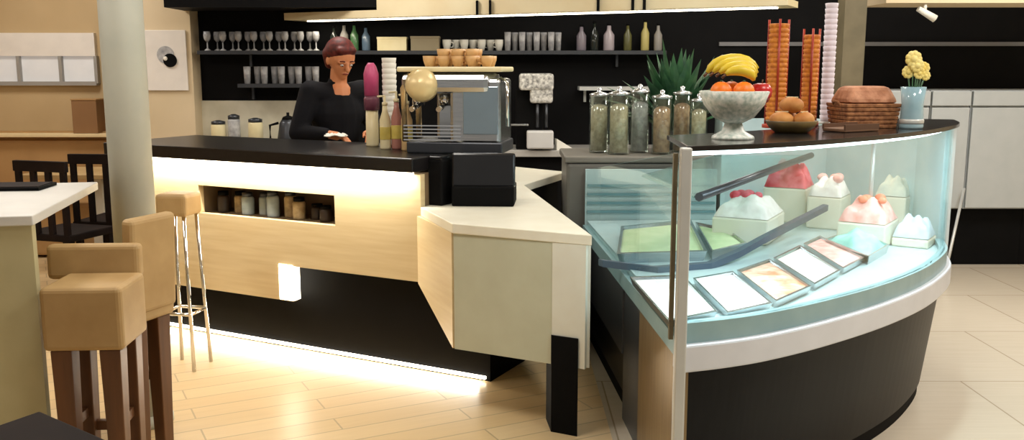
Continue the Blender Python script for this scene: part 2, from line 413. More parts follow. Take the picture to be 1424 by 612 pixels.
mb = MB(); mb.prism(outline(0.10, 0.03), 0.0, 0.08); build('kick_plate', mb, 'black', t)
def band(mb, d0, d1, z0, z1, i0=0, i1=None, ins=None):
    a = inset(d0)[i0:i1]; b = inset(d1)[i0:i1]
    mb.prism([tuple(p) for p in a] + [tuple(p) for p in b[::-1]], z0, z1, smooth=False); return mb
# base: tapered black front
bot = outline(0.09, 0.03); top = outline(0.03, 0.005)
mb = MB(); mb.prism(bot, 0.06, 0.56, top); build('base_body', mb, mat('base_black', (.005, .005, .006), .4, col2=(.003, .003, .0035), spec=.15, scale=6, stretch=(8, 8, .4)), t)
mb = MB(); band(mb, -0.01, 0.06, 0.55, 0.645); build('bumper_rim', mb, 'rim', t, bevel=0.008)
mb = MB(); band(mb, 0.012, 0.05, 0.645, 0.715); build('glass_holder', mb, 'teal', t)
mb = MB(); band(mb, 0.022, 0.030, 0.715, 1.285); build('front_glass', mb, 'glass', t)
# deck
mb = MB(); mb.prism(outline(0.05, 0.01), 0.60, 0.69); build('deck', mb, 'aqua', t)
# left side rail, glass, side panels
def lside(y): return 0.56 + (RL[0] - 0.56) * (y - 2.985) / (RL[1] - 2.985)
def sidewall(mb, y0, y1, x_out, x_in, z0, z1):
    mb.prism([(lside(y0) - x_out, y0), (lside(y0) - x_in, y0), (lside(y1) - x_in, y1), (lside(y1) - x_out, y1)], z0, z1); return mb
mb = MB(); sidewall(mb, 3.0, 5.28, 0.015, -0.02, 0.60, 0.665); build('side_rail', mb, 'teal', t)
mb = MB(); sidewall(mb, 3.02, 5.28, 0.004, -0.004, 0.665, [1.285, 1.285, 0.98, 0.98]); build('side_glass', mb, 'glass', t)
mb = MB(); sidewall(mb, 3.0, 3.62, 0.012, -0.03, 0.0, 0.60); build('side_panel', mb, 'panel_tan', t, label='tan metal side panel')
mb = MB(); sidewall(mb, 3.62, 4.0, 0.004, -0.03, 0.0, 0.60); sidewall(mb, 4.0, 5.28, 0.012, -0.03, 0.30, 0.60); build('side_panel', mb, 'darksteel', t, label='dark side panel')
mb = MB(); mb.box((0.556, 2.985, 0.65), (0.038, 0.034, 1.30)); build('corner_post', mb, 'alu', t, bevel=0.006)
mb = MB(); mb.box((0.528, 3.012, 0.97), (0.014, 0.02, 0.62)); build('glass_frame', mb, 'post', t)
# end wall on the far right and its post
re0, re1 = Vector(OUT[-1]), Vector(RR)
mb = MB(); pp_ = [tuple(re0 + Vector((.0, .03)))] + BACK
for a, b in zip(pp_, pp_[1:]):
    a, b = Vector(a), Vector(b); dd = (b - a).normalized(); nn = Vector((-dd.y, dd.x)) * .025
    mb.prism([a, b, b + nn, a + nn], 0.6, 1.25)
build('end_wall', mb, 'aqua', t)
mb = MB(); mb.box((re0.x - 0.005, re0.y - 0.01, 0.96), (0.02, 0.02, 0.64)); build('end_post', mb, 'alu', t)
# back: slatted aqua grille
mb = MB(); mb.box(((RL[0] + RR[0]) / 2, 5.32, 0.80), (RR[0] - RL[0], 0.03, 0.36)); build('back_wall', mb, 'aqua', t)
mb = MB()
for z in (0.74, 0.79, 0.84, 0.89): mb.box(((RL[0] + RR[0]) / 2, 5.295, z), (RR[0] - RL[0] - 0.02, 0.012, 0.014))
build('air_grille', mb, mat('grille_dark_aqua', S(110, 150, 158), 0.4), t)
# top plate, black
mb = MB(); mb.prism([tuple(q) for q in inset(0.0)] + [(max(q.x, .575 + .0 * q.y), q.y) for q in inset(0.46)[::-1]], 1.287, 1.305); build('top_plate', mb, 'gloss', t, bevel=0.003)
mb = MB(); band(mb, 0.06, 0.085, 1.268, 1.286, 2, len(CURVE) - 2); build('case_light', mb, 'lampcool', t, label='glowing cool strip under the top plate')
# inner glass shelf with dark rail
s0, s1_ = onz(972, 274, 1.06), onz(1128, 216, 1.06)
mb = MB(); mb.tube([s0, s1_], 0.018, 8); build('shelf_rail', mb, 'darksteel', t)
mb = MB(); mb.prism([(s0[0] - 0.02, s0[1]), (s1_[0], s1_[1]), (1.12, 5.26), (0.60, 4.3)], 1.055, 1.063); build('inner_shelf', mb, 'shelfglass', t)
# divider rail between the two rows
dv = [onz(838, 362, .715), onz(915, 372, .715), onz(990, 366, .715), onz(1030, 349, .745), onz(1062, 331, .78), onz(1105, 309, .82), onz(1152, 285, .86)]
mb = MB()
for a, b in zip(dv, dv[1:]):
    mb.prism([(a[0], a[1]), (b[0], b[1]), (b[0] - .015, b[1] + .035), (a[0] - .015, a[1] + .035)], [a[2] - .03, b[2] - .03, b[2] - .03, a[2] - .03], [a[2], b[2], b[2], a[2]])
build('divider', mb, mat('divider_slate', S(84, 98, 116), 0.4, 0.3), t)
# rear posts for the plate
for p in (inset(0.40)[10], inset(0.36)[-2]):
    mb = MB(); mb.tube([(p.x, p.y, 0.69), (p.x, p.y, 1.288)], 0.011, 10); build('support_post', mb, 'alu', t)

# rear cabinet behind the case that carries the jars
RCY0, RCY1 = 5.36, 5.95
t = thing('rear_cabinet', 'dark cabinet with grey top behind the display case, jars on it', 'cabinet', (0.735, 5.65, 0))
mb = MB(); mb.box((0, 0, 0.505), (0.84, 0.54, 1.01)); build('body', mb, mat('taupe_grey_body', S(112, 110, 104), .45), t, bevel=.02)
mb = MB(); mb.box((0, 0, 1.03), (0.87, 0.56, 0.04)); build('top', mb, mat('taupe_grey_top', S(120, 116, 108), 0.4), t, bevel=0.01)

# ------------------------------------------------------------------ gelato trays in the case
def centroid(q): return (sum(p[0] for p in q) / len(q), sum(p[1] for p in q) / len(q))
def tray(label, pxs, z, top, name='gelato_tray', mound=0.02, cat='tray', h=0.03, group=None, lift=0.0):
    q = [onz(*p, z)[:2] for p in pxs]; c = centroid(q)
    r = thing(name, label, cat, (c[0], c[1], z - h), 0, group)
    L = [(p[0] - c[0], p[1] - c[1]) for p in q]
    sc = lambda k: [(x * k, y * k) for x, y in L]
    mb = MB(); n = len(L)
    o_, i_ = sc(0.97), sc(0.90)
    vs = [(x, y, 0) for x, y in sc(0.90)] + [(x, y, h) for x, y in o_] + [(x, y, h) for x, y in i_] + [(x, y, 0.008) for x, y in sc(0.84)]
    fs = [tuple(range(n))[::-1], tuple(3 * n + k for k in range(n))]
    for k in range(n):
        j = (k + 1) % n
        fs += [(k, j, n + j, n + k), (n + k, n + j, 2 * n + j, 2 * n + k), (2 * n + k, 2 * n + j, 3 * n + j, 3 * n + k)]
    mb._new(vs, fs); build('pan', mb, 'steel', r)
    # filling: bilinear patch with a domed, swirled top
    mb = MB(); N = 12; a, b, c_, d = [Vector((x * 0.89, y * 0.89)) for x, y in L]
    g = {}
    for i in range(N + 1):
        for k in range(N + 1):
            u, v = i / N, k / N
            p = a * (1 - u) * (1 - v) + b * u * (1 - v) + c_ * u * v + d * (1 - u) * v
            e = (16 * u * (1 - u) * v * (1 - v)) ** 0.6
            zz = h * 0.7 + mound * e * (1 + 0.35 * math.sin(9 * u + 5 * v) * math.cos(7 * v - 3 * u)) + random.uniform(-.002, .002) * (mound > 0.03)
            g[i, k] = mb.bm.verts.new((p.x, p.y, zz))
    for i in range(N):
        for k in range(N):
            f = mb.bm.faces.new((g[i, k], g[i + 1, k], g[i + 1, k + 1], g[i, k + 1])); f.smooth = True
    build('filling', mb, top, r)
    return r, h
G1, G2 = 'trays in the front row of the display case', 'tubs in the back row of the display case'
tray('white tray behind the side glass, left of the corner post', [(874, 384), (950, 381), (1000, 434), (930, 448)], .725, 'icew', mound=.008, group=G1)
tray('flat white tray just right of the corner post, front row', [(962, 386), (1019, 376), (1076, 422), (1012, 436)], .725, 'icew', mound=.008, group=G1)
tray('orange brown tray in the front row of the case', [(1023, 375), (1070, 359), (1130, 398), (1080, 420)], .725, 'iceo', mound=.010, group=G1)
tray('wide white tray right of the orange brown tray', [(1074, 358), (1112, 340), (1170, 376), (1134, 396)], .725, 'icew', mound=.008, group=G1)
tray('narrow whitish pink tray between wide white tray and aqua tub', [(1116, 338), (1140, 327), (1204, 358), (1174, 374)], .725, 'icep', mound=.008, group=G1)
tray('tub heaped with aqua gelato at the right of front row', [(1146, 332), (1186, 318), (1238, 340), (1209, 357)], .735, 'icea', mound=.055, h=.045, group=G1, name='gelato_tub', cat='tub')
tray('pale green tray in the left of back row by divider', [(862, 314), (962, 304), (986, 350), (856, 354)], .74, 'iceg', mound=.008, h=.05, group=G2)
tray('pale green narrow tray beside the bend of the divider', [(966, 308), (1010, 316), (1040, 338), (990, 350)], .74, 'iceg', mound=.012, h=.05, group=G2)
def tub(label, px, py, z, sx, sy, m, mound, topping=None, rz=0.7):
    c = onz(px, py, z)
    r = thing('gelato_tub', label, 'tub', (c[0], c[1], 0.69), rz, G2)  # on the deck
    hh = z - 0.69 - .035; mound += .03
    mb = MB(); mb.box((0, 0, hh / 2), (sx, sy, hh)); build('pan', mb, 'white', r, bevel=0.01)
    mb = MB(); N = 14; g = {}
    for i in range(N + 1):
        for k in range(N + 1):
            u, v = i / N, k / N; e = (16 * u * (1 - u) * v * (1 - v)) ** 0.4
            g[i, k] = mb.bm.verts.new(((u - .5) * sx * .96, (v - .5) * sy * .96, hh + 0.002 + mound * e * (1 + .3 * math.sin(11 * u + 3 * v) * math.cos(8 * v - 4 * u))))
    for i in range(N):
        for k in range(N):
            f = mb.bm.faces.new((g[i, k], g[i + 1, k], g[i + 1, k + 1], g[i, k + 1])); f.smooth = True
    build('filling', mb, m, r)
    if topping:
        mb = MB()
        for q in range(6):
            mb.ball((random.uniform(-.3, .3) * sx, random.uniform(-.3, .3) * sy, hh + mound * 1.0 + 0.004), random.uniform(.02, .034), (1, 1, .8), 10)
        build('topping', mb, topping, r)
    return r
tub('tub of white gelato with red berries left of the red heap', 1042, 288, .85, .28, .36, 'icew', .06, 'icer', -.5)
tub('tub heaped with bright red berry gelato at the back', 1098, 250, .92, .24, .24, 'icer', .10, None, -.5)
tub('tub of pale pink gelato between red heap and peach heap', 1154, 262, .90, .18, .24, 'icew', .06, 'icep', -.55)
tub('tub of white gelato with peach pink topping on the right', 1208, 296, .84, .23, .28, 'icep', .07, mat('peach_topping', S(236, 142, 110), .5), -.6)
tub('tub of bluish white gelato by the right glass', 1272, 318, .77, .17, .20, mat('ice_blue_gelato', S(214, 230, 240), .6, col2=S(180, 204, 220), scale=20), .06, None, -.6)
tub('tub of cream gelato in the far right corner of case', 1244, 262, .91, .16, .18, mat('cream_gelato', S(230, 232, 214), .6, col2=S(200, 206, 196), scale=20), .06, None, -.6)

# ------------------------------------------------------------------ back bar: counter, backsplash, shelves
BCY = 7.35
t = thing('back_counter', 'long black back counter with pale grey worktop below the shelves', 'counter', (0, 0, 0))
mb = MB(); mb.box(((-2.6 + 2.6) / 2, (BCY + WY) / 2 + 0.03, 0.43), (5.1, WY - BCY - 0.07, 0.86)); build('body', mb, 'black', t)
mb = MB(); mb.box(((-2.6 + 2.6) / 2, (BCY + WY) / 2, 0.885), (5.2, WY - BCY - 0.01, 0.05)); build('worktop', mb, mat('grey_worktop', S(176, 174, 170), .35), t, bevel=.004)
bx0, bx1 = lx(266, 7.9), lx(425, 7.9)
mb = MB(); mb.box(((bx0 + bx1) / 2, WY - 0.012, (0.91 + lz(140, 7.93)) / 2), (bx1 - bx0, 0.024, lz(140, 7.93) - 0.91)); struct('trim_backsplash', mb, 'tile')
def shelf(px0, px1, py, name, label, Y=7.72, d=0.24, m='darksteel', group='back wall shelves'):
    x0, x1, z = lx(px0, Y), lx(px1, Y), lz(py, Y - d / 2)
    tt = thing(name, label, 'shelf', ((x0 + x1) / 2, WY - d / 2 - 0.002, z), 0, group)
    mb = MB(); mb.box((0, 0, -0.015), (x1 - x0, d, 0.03)); build('board', mb, m, tt)
    for s in (-1, 1):
        mb = MB(); mb.box((s * (x1 - x0) * 0.4, 0.09, -0.08), (0.02, 0.04, 0.10)); build('bracket', mb, m, tt)
    return z, WY - d / 2
zA, yA = shelf(276, 926, 70, 'wall_shelf', 'long dark upper shelf full of glasses on the black wall')
zB, yB = shelf(330, 452, 117, 'wall_shelf', 'short dark lower shelf of glasses behind the barista')
zC, yC = shelf(806, 908, 121, 'wall_shelf', 'short pale metal shelf on wall above the jars', m='alu')

# glasses: one kind, copied along the shelves
def lathe_part(name, prof, m, parent, seg=14, z=0):
    mb = MB(); mb.lathe(prof, (0, 0, z), seg); return build(name, mb, m, parent)
def glassware(loc, label, group, h=0.15, r=0.036, stem=False):
    g = thing('drinking_glass', label, 'glass', loc, 0, group)
    if stem:
        lathe_part('bowl', [(r * .25, .45 * h), (r * .85, .6 * h), (r, .8 * h), (r * .85, h), (r * .8, h), (r * .94, .8 * h), (r * .6, .62 * h), (.003, .5 * h)], 'greyglass', g)
        lathe_part('foot', [(r * .9, 0), (r * .85, .006), (.006, .02), (.005, .46 * h)], 'greyglass', g)
    else:
        lathe_part('body', [(r * .8, 0), (r, h), (r * .93, h), (r * .72, .012), (.003, .012)], 'greyglass', g)
    return g
g0 = None
def glass_row(px0, px1, n, z, y, label, group, h, r, stem):
    proto = None
    for i in range(n):
        x = lx(px0 + (px1 - px0) * i / (n - 1), y)
        loc = (x, y + (0.03 if i % 2 else -0.03), z)
        if proto is None: proto = glassware(loc, label, group, h, r, stem)
        else: dup(proto, loc, 0)
glass_row(292, 442, 15, zA, yA, 'stemmed glass in the left half of the long upper wall shelf', 'stemmed glasses on the upper shelf', .155, .030, True)
glass_row(345, 440, 9, zB, yB, 'straight tumbler on the short lower shelf behind barista', 'tumblers on the lower shelf', .14, .030, False)
glass_row(706, 776, 8, zA, yA, 'straight grey tumbler on upper shelf above the coffee grinder', 'tumblers on the upper shelf', .15, .028, False)
def bottle(loc, label, m, h=.26, r=.034, group=None, cap='black'):
    g = thing('bottle', label, 'bottle', loc, 0, group)
    lathe_part('body', [(r * .9, 0), (r, .01), (r, .58 * h), (r * .42, .76 * h), (r * .36, .93 * h)], m, g)
    lathe_part('cap', [(r * .42, .93 * h), (r * .42, h)], cap, g)
    return g
dk = mat('dark_bottle_glass', S(34, 40, 36), .12); gr = mat('green_label_glass', S(70, 110, 70), .2); lb = mat('grey_label', S(150, 146, 140), .5)
bottle((lx(466, yA), yA, zA), 'dark bottle on upper shelf above the barista, left one', dk, .20)
bottle((lx(480, yA), yA, zA), 'grey labelled bottle on upper shelf above the barista', lb, .22)
bottle((lx(494, yA), yA, zA), 'green bottle on upper shelf above the pink bottle', gr, .22)
bottle((lx(510, yA), yA, zA), 'bluish bottle on upper shelf left of the cream boxes', mat('blue_glass', S(90, 110, 130), .2), .20)
def carton(px0, px1, py0, label, m, y=yA, z=zA):
    x0, x1 = lx(px0, y), lx(px1, y); h = lz(py0, y) - z
    c = thing('carton', label, 'box', ((x0 + x1) / 2, y, z), 0, 'cartons on the upper shelf')
    mb = MB(); mb.box((0, 0, h / 2), (x1 - x0, .14, h)); build('box', mb, m, c, bevel=.003)
    mb = MB(); mb.box((0, 0, h + .004), (x1 - x0 + .006, .145, .02)); build('lid', mb, m, c, bevel=.003)
carton(527, 567, 54, 'pale cream carton on the upper shelf, left one', 'cream')
carton(573, 612, 53, 'taupe carton on the upper shelf, beside the cream one', mat('taupe_card', S(150, 138, 112), .7))
def cup(loc, label, group, r=.036, h=.062, m='paper', stack=1, rz=0):
    g = thing('cup', label, 'cup', loc, rz, group)
    lathe_part('body', [(r * .62, 0), (r * .95, h * .6), (r, h), (r * .92, h), (r * .85, h * .55), (.003, .008)], m, g)
    mb = MB(); mb.tube([(r * .85, 0, h * .3), (r * 1.4, 0, h * .35), (r * 1.45, 0, h * .7), (r * .95, 0, h * .8)], .005, 6); build('handle', mb, m, g)
    return g
p0 = None
for i in range(7):
    loc = (lx(622 + i * 12, yA), yA + (.04 if i % 2 else -.02), zA)
    if p0 is None: p0 = cup(loc, 'white cup in a row on the upper shelf above coffee machine', 'white cups on the upper shelf', h=.09)
    else: dup(p0, loc, 0.6 * i)
# items further right on the shelf
bottle((lx(808, yA), yA, zA), 'lilac grey bottle on upper shelf, leftmost of those above the canisters', mat('lilac_grey', S(130, 122, 132), .3), .21, .04)
bottle((lx(826, yA), yA, zA), 'dark slim bottle on upper shelf between two lilac ones', dk, .24)
bottle((lx(846, yA), yA, zA), 'lilac white bottle on upper shelf left of yellow one', mat('lilac_white', S(176, 166, 172), .3), .22, .045)
bottle((lx(872, yA), yA, zA), 'dark bottle with olive shoulder near upper shelf end', mat('olive_glass', S(92, 92, 54), .25), .22)
bottle((lx(896, yA), yA, zA), 'yellow bottle near the right end of upper shelf', mat('straw_yellow', S(190, 178, 110), .4), .25)
bottle((lx(914, yA), yA, zA), 'grey bottle at the right end of upper shelf', lb, .22)

# rail on the black wall and white cabinets on the right
x0, x1 = lx(1000, 7.9), lx(1500, 7.9)
mb = MB(); mb.box(((x0 + x1) / 2, WY - 0.012, lz(61, 7.9)), (x1 - x0, 0.024, 0.032)); struct('trim_1', mb, mat('rail_grey', S(120, 120, 122), .4))
CY = 7.22
cz0, cz1 = lz(291, CY), lz(126, CY)
xs = [lx(p, CY) for p in (1232, 1298, 1355, 1450, 1560)]
for i, (a, b) in enumerate(zip(xs, xs[1:])):
    lab = ['narrow white wall cabinet behind the flower vase', 'white cabinet between flower vase and the dark seam', 'wide white cabinet right of dark seam, above black recess',
           'white cabinet at the frame edge beyond the wide one'][i]
    c = thing('white_cabinet', lab, 'cabinet', ((a + b) / 2, CY, 0), 0, 'white cabinets along the back right')
    w = b - a - 0.012
    mb = MB(); mb.box((0, 0.36, (cz0 + cz1) / 2), (w, 0.66, cz1 - cz0)); build('body', mb, 'cab', c)
    mb = MB(); mb.box((0, 0.015, (cz0 + cz1) / 2 - 0.06), (w - 0.01, 0.03, cz1 - cz0 - 0.14)); build('door', mb, 'cab', c, bevel=.004)
    mb = MB(); mb.box((0, 0.012, cz1 - 0.06), (w - 0.004, 0.035, 0.11)); build('drawer', mb, 'cab', c, bevel=.004)
    mb = MB(); mb.box((0, 0.40, cz0 / 2), (w + .01, 0.58, cz0 - .002)); build('plinth', mb, 'black', c)
mb = MB(); a_, b_ = ony(1352, 262, 5.6), onz(1328, 455, 0.0)
a_ = (a_[0], 6.9, lz(255, 6.9)); b_ = (lx(1318, 6.9), 6.72, 0.008)
a_ = (lx(1352, 7.19), 7.175, lz(262, 7.19))
pole_t = thing('leaning_pole', 'thin pale pole leaning on the white cabinet right of case', 'pole', (b_[0], b_[1], 0))
v = Vector(a_) - Vector((b_[0], b_[1], 0))
mb.tube([(0, 0, .012), tuple(v)], .011, 8); build('shaft', mb, 'alu', pole_t)
mb = MB(); mb.tube([(0, 0, .0), (v.x * .03, v.y * .03, v.z * .03)], .014, 8); build('tip', mb, 'darksteel', pole_t)

# square taupe post behind the case
bx = onz(1180, 330, 0)
mb = MB(); xx = lx(1180, 6.6); mb.box((xx, 6.6, 1.5), (0.15, 0.15, 3.0)); struct('column_square', mb, 'post')

# ------------------------------------------------------------------ hanging gantry shelf
def GP(a, off): return AP(a, off)
def a_of(px, off, z=1.93):
    r = ray(px, 20); q = AP(0, off)
    t_ = (q[0] * NX[0] + q[1] * NX[1]) / (r[0] * NX[0] + r[1] * NX[1])
    return (r[0] * t_ - F1[0]) * AX[0] + (r[1] * t_ - F1[1]) * AX[1]
ga0, ga1 = a_of(395, -2.0), a_of(1095, -2.0)
t = thing('gantry_shelf', 'long cream hanging shelf above the bar with dark hooks', 'shelf')
mb = MB(); abox(mb, ga0, ga1, -2.32, -2.02, 1.93, 1.97); build('shelf_board', mb, 'cream', t)
mb = MB(); abox(mb, ga0 + .9, ga1, -2.02, -2.0, 1.93, 2.12); abox(mb, ga0, ga0 + .9, -2.02, -2.0, 1.93, 1.985); build('fascia', mb, mat('fascia_cream', S(236, 224, 188), .5, col2=S(226, 208, 168), scale=3), t)
mb = MB(); abox(mb, ga0 + .1, ga1 - .1, -2.2, -2.16, 1.922, 1.931); build('light_strip', mb, 'lampstrip', t)
for px in (664, 682, 832, 880, 896):
    a = a_of(px, -1.99); p = GP(a, -1.985)
    mb = MB(); mb.box((p[0], p[1], 1.975), (.018, .02, .10)); build('hook', mb, 'black', t)
for a in (ga0 + .3, (ga0 + ga1) / 2, ga1 - .3):
    p = GP(a, -2.17); mb = MB(); mb.tube([(p[0], p[1], 1.97), (p[0], p[1], 3.0)], .008, 8); build('hanger_rod', mb, 'black', t)
# dark bulkhead above the left end of the back bar
mb = MB(); mb.box(((lx(246, 7.5) + lx(640, 7.5)) / 2, 7.55, 2.47), (lx(640, 7.5) - lx(246, 7.5), 0.5, 0.92)); struct('trim_bulkhead', mb, 'wall_black')
x0, x1 = lx(1215, 6.9), lx(1480, 6.9)
mb = MB(); mb.box(((x0 + x1) / 2, 7.0, lz(6, 6.9) + .05), (x1 - x0, 0.5, 0.10)); struct('trim_2', mb, 'wall_cream')
t = thing('spot_lamp', 'small white spot lamp under the pale bulkhead at upper right', 'lamp', (lx(1283, 6.75), 6.78, lz(6, 6.78)))
mb = MB(); mb.tube([(0, 0, 0), (0, 0, -.04)], .012, 8); build('bracket', mb, 'paper', t)
mb = MB(); mb.tube([(-.05, 0, -.03), (.075, 0, -.10)], [.02, .028], 12); build('lamp_head', mb, 'paper', t)

# ------------------------------------------------------------------ things on the back counter and the bar
def on(px, Y): return lx(px, Y)
ztop = 0.91
# coffee grinder / white topped machine
GY = 7.5
t = thing('coffee_grinder', 'black coffee grinder with speckled white hopper and white tray', 'coffee grinder', (on(742, GY), GY, ztop))
s_ = GY / 1300
mb = MB(); mb.box((-.03, .05, .24), (.22, .20, .48)); build('body', mb, 'black', t, bevel=.01)
mb = MB(); mb.box((.02, -.03, .535), (.27, .22, .13)); mb.box((.06, -.03, .43), (.18, .2, .12)); build('hopper', mb, 'speck', t, bevel=.02)
mb = MB(); mb.box((.05, -.11, .085), (.21, .14, .14)); build('knock_box', mb, mat('light_grey_plastic', S(200, 200, 200), .4), t, bevel=.012)
mb = MB(); mb.tube([(.03, -.1, .36), (.03, -.1, .18)], .012, 8); mb.tube([(.1, -.1, .36), (.1, -.1, .18)], .012, 8); build('spout', mb, 'darksteel', t)
mb = MB(); mb.box((-.12, -.1, .20), (.16, .04, .015)); build('lever', mb, 'steel', t, bevel=.003)
t = thing('folded_card', 'small white folded card on the back counter right of grinder', 'card', (on(785, 7.42), 7.44, ztop), .2)
mb = MB(); mb.prism([(-.06, -.03), (.06, -.03), (.06, .03), (-.06, .03)], 0, [.0, .0, .0, .0], smooth=False) if False else None
mb.prism([(-.065, -.035), (.065, -.035), (.065, .035), (-.065, .035)], 0.0, [.09, .012, .012, .09])
build('card', mb, 'paper', t)
# low things by the backsplash
for px, lab, m, w, h in ((300, 'squat cream canister by the backsplash, left of the grey one', 'cream', .06, .22), (322, 'grey canister by the backsplash with dark lid', 'greyglass', .05, .27),
                         (352, 'cream jar by the backsplash between grey canister and kettle', 'cream', .06, .24)):
    c = thing('canister', lab, 'canister', (on(px, 7.7), 7.7, ztop), 0, 'canisters by the backsplash')
    lathe_part('body', [(w, 0), (w, h * .8), (w * .9, h * .85)], m, c); lathe_part('lid', [(w * .95, h * .85), (w * .95, h * .95), (.015, h)], 'darksteel', c)
t = thing('kettle', 'dark kettle on the back counter beside the barista', 'kettle', (on(398, 7.65), 7.65, ztop))
lathe_part('body', [(.09, 0), (.095, .05), (.07, .2), (.05, .23)], 'darksteel', t); lathe_part('lid', [(.052, .23), (.04, .25), (.012, .26), (.012, .285)], 'black', t)
mb = MB(); mb.tube([(-.08, 0, .2), (-.15, 0, .18), (-.15, 0, .06), (-.09, 0, .05)], .011, 8); build('handle', mb, 'black', t)
mb = MB(); mb.tube([(.08, 0, .1), (.12, 0, .15), (.15, 0, .21)], [.02, .014, .01], 8); build('spout', mb, 'darksteel', t)

# the bar top (z = 1.12): position along the bar from pixel
BZ = 1.12
def barpt(px, off, z=BZ):
    r = ray(px, 190); q = AP(0, off)
    t_ = (q[0] * NX[0] + q[1] * NX[1]) / (r[0] * NX[0] + r[1] * NX[1])
    return (r[0] * t_, r[1] * t_, z)
p = barpt(518, -.35)
# tall pink bottle
t = thing('squeeze_bottle', 'tall bottle with pink upper half on the bar beside barista', 'bottle', p)
sc_ = p[1] / 1300
lathe_part('body', [(.035, 0), (.036, .01), (.034, .24)], 'cream', t); lathe_part('sleeve', [(.042, .2), (.044, .26), (.038, .28)], 'plum', t)
lathe_part('neck', [(.040, .28), (.042, .40), (.030, .44), (.016, .46)], 'pink', t)
p = barpt(543, -.40)
t = thing('cup_stack', 'tall white stack of paper cups left of the coffee machine', 'cup stack', p)
mb = MB()
prof = [(.03, 0)]
for k in range(16): prof += [(.038, .012 + k * .030), (.041, .036 + k * .030), (.036, .037 + k * .030)]
mb.lathe([(r, z) for r, z in prof], seg=18); build('cups', mb, 'paper', t)
lathe_part('base', [(.05, -.0), (.05, .01), (.012, .012)], 'darksteel', t)
def carafe(px, off, label, m, h=.28, r=.03, ring=True):
    p = barpt(px, off)
    g = thing('syrup_bottle', label, 'bottle', p, 0, 'syrup bottles on the bar')
    lathe_part('body', [(r * .95, 0), (r, .01), (r, h * .6), (r * .5, h * .78), (r * .42, h * .9)], m, g)
    lathe_part('pump', [(r * .5, h * .9), (r * .5, h * .96), (.006, h * .97), (.006, h * 1.1)], 'cream', g)
    mb = MB(); mb.tube([(0, 0, h * 1.09), (-.04, 0, h * 1.08)], .006, 6); build('nozzle', mb, 'cream', g)
    if ring: lathe_part('label_band', [(r * 1.02, h * .2), (r * 1.03, h * .21), (r * 1.03, h * .45), (r * 1.02, h * .46)], 'yellow', g)
carafe(536, -.22, 'cream syrup bottle on the bar right of the pink bottle', 'cream', .26)
carafe(552, -.25, 'rosy syrup bottle with yellow band, middle of three by machine', mat('rosy_syrup', S(176, 120, 108), .3), .28)
carafe(566, -.20, 'tan syrup bottle on the bar touching the coffee machine', mat('tan_syrup', S(206, 172, 122), .3), .27)
# little glasses near the right end etc
# coffee machine
pc = barpt(636, -.30)
cx, cy = pc[0], pc[1]
t = thing('coffee_machine', 'large polished steel coffee machine with cups on top', 'coffee machine', (cx, cy, BZ), ARZ * .35)
W, Dp = .50, .34
mb = MB(); mb.box((0.02, 0, .03), (W, Dp, .06)); build('base', mb, 'darksteel', t, bevel=.008)
mb = MB(); mb.box((.13, 0, .215), (.26, Dp, .33)); mb.box((-.02, .1, .215), (.2, .14, .33)); build('body', mb, 'steel', t, bevel=.018)
mb = MB(); mb.box((-.02, -.02, .355), (W - .04, Dp, .10)); build('head', mb, 'steel', t, bevel=.03)
mb = MB(); mb.box((0, 0, .425), (W + .04, Dp + .03, .026)); build('cup_tray', mb, 'cream', t, bevel=.008)
mb = MB(); mb.lathe([(.085, -.01), (.082, .03), (.05, .062), (.004, .075)], seg=24); o = build('dome_gauge', mb, mat('brassy_cream', S(236, 214, 160), .35, .2), t); o.location = (-.14, -.17, .345); o.rotation_euler = (PI / 2 - .2, 0, 0)
for s in (-.19, -.05):
    mb = MB(); mb.tube([(s, -.06, .30), (s, -.06, .24)], .034, 14); mb.tube([(s, -.06, .245), (s, -.2, .225)], .014, 8); build('group_head', mb, 'chrome', t)
mb = MB(); mb.tube([(.25, -.1, .38), (.29, -.14, .36), (.295, -.15, .14)], .009, 8); build('steam_wand', mb, 'chrome', t)
mb = MB()
for k in range(5): mb.box((-.09 + 0, -.175 + .0, .07 + k * .018), (.30, .012, .006))
build('drip_grille', mb, 'chrome', t)
mb = MB(); mb.tube([(-.24, -.15, .06), (-.24, -.17, .33), (-.20, -.17, .40)], .016, 10); mb.tube([(-.24, .12, .06), (-.24, .12, .40)], .016, 10); build('side_frame', mb, mat('champagne_metal', S(222, 196, 150), .25, .7), t)
mb = MB(); mb.box((.16, -.173, .22), (.18, .006, .24)); build('side_plate', mb, mat('blue_grey_steel', S(160, 178, 188), .22, .85), t, bevel=.003)
# cups on the machine's tray
Rm = Matrix.Rotation(ARZ * .35, 4, 'Z'); pr_ = None
for i in range(5):
    for k in range(2):
        for l in range(2):
            if l == 1 and (i in (0, 4)): continue
            q = Rm @ Vector((-.13 + i * .075, -.06 + k * .10, .438 + l * .035))
            loc = (cx + q.x, cy + q.y, BZ + q.z)
            if pr_ is None: pr_ = cup(loc, 'tan cup stacked upon the tray of the coffee machine', 'cups on the coffee machine', .034, .055, mat('cup_tan', S(222, 186, 132), .4, col2=S(208, 160, 104)))
            else: dup(pr_, loc, i * .9)

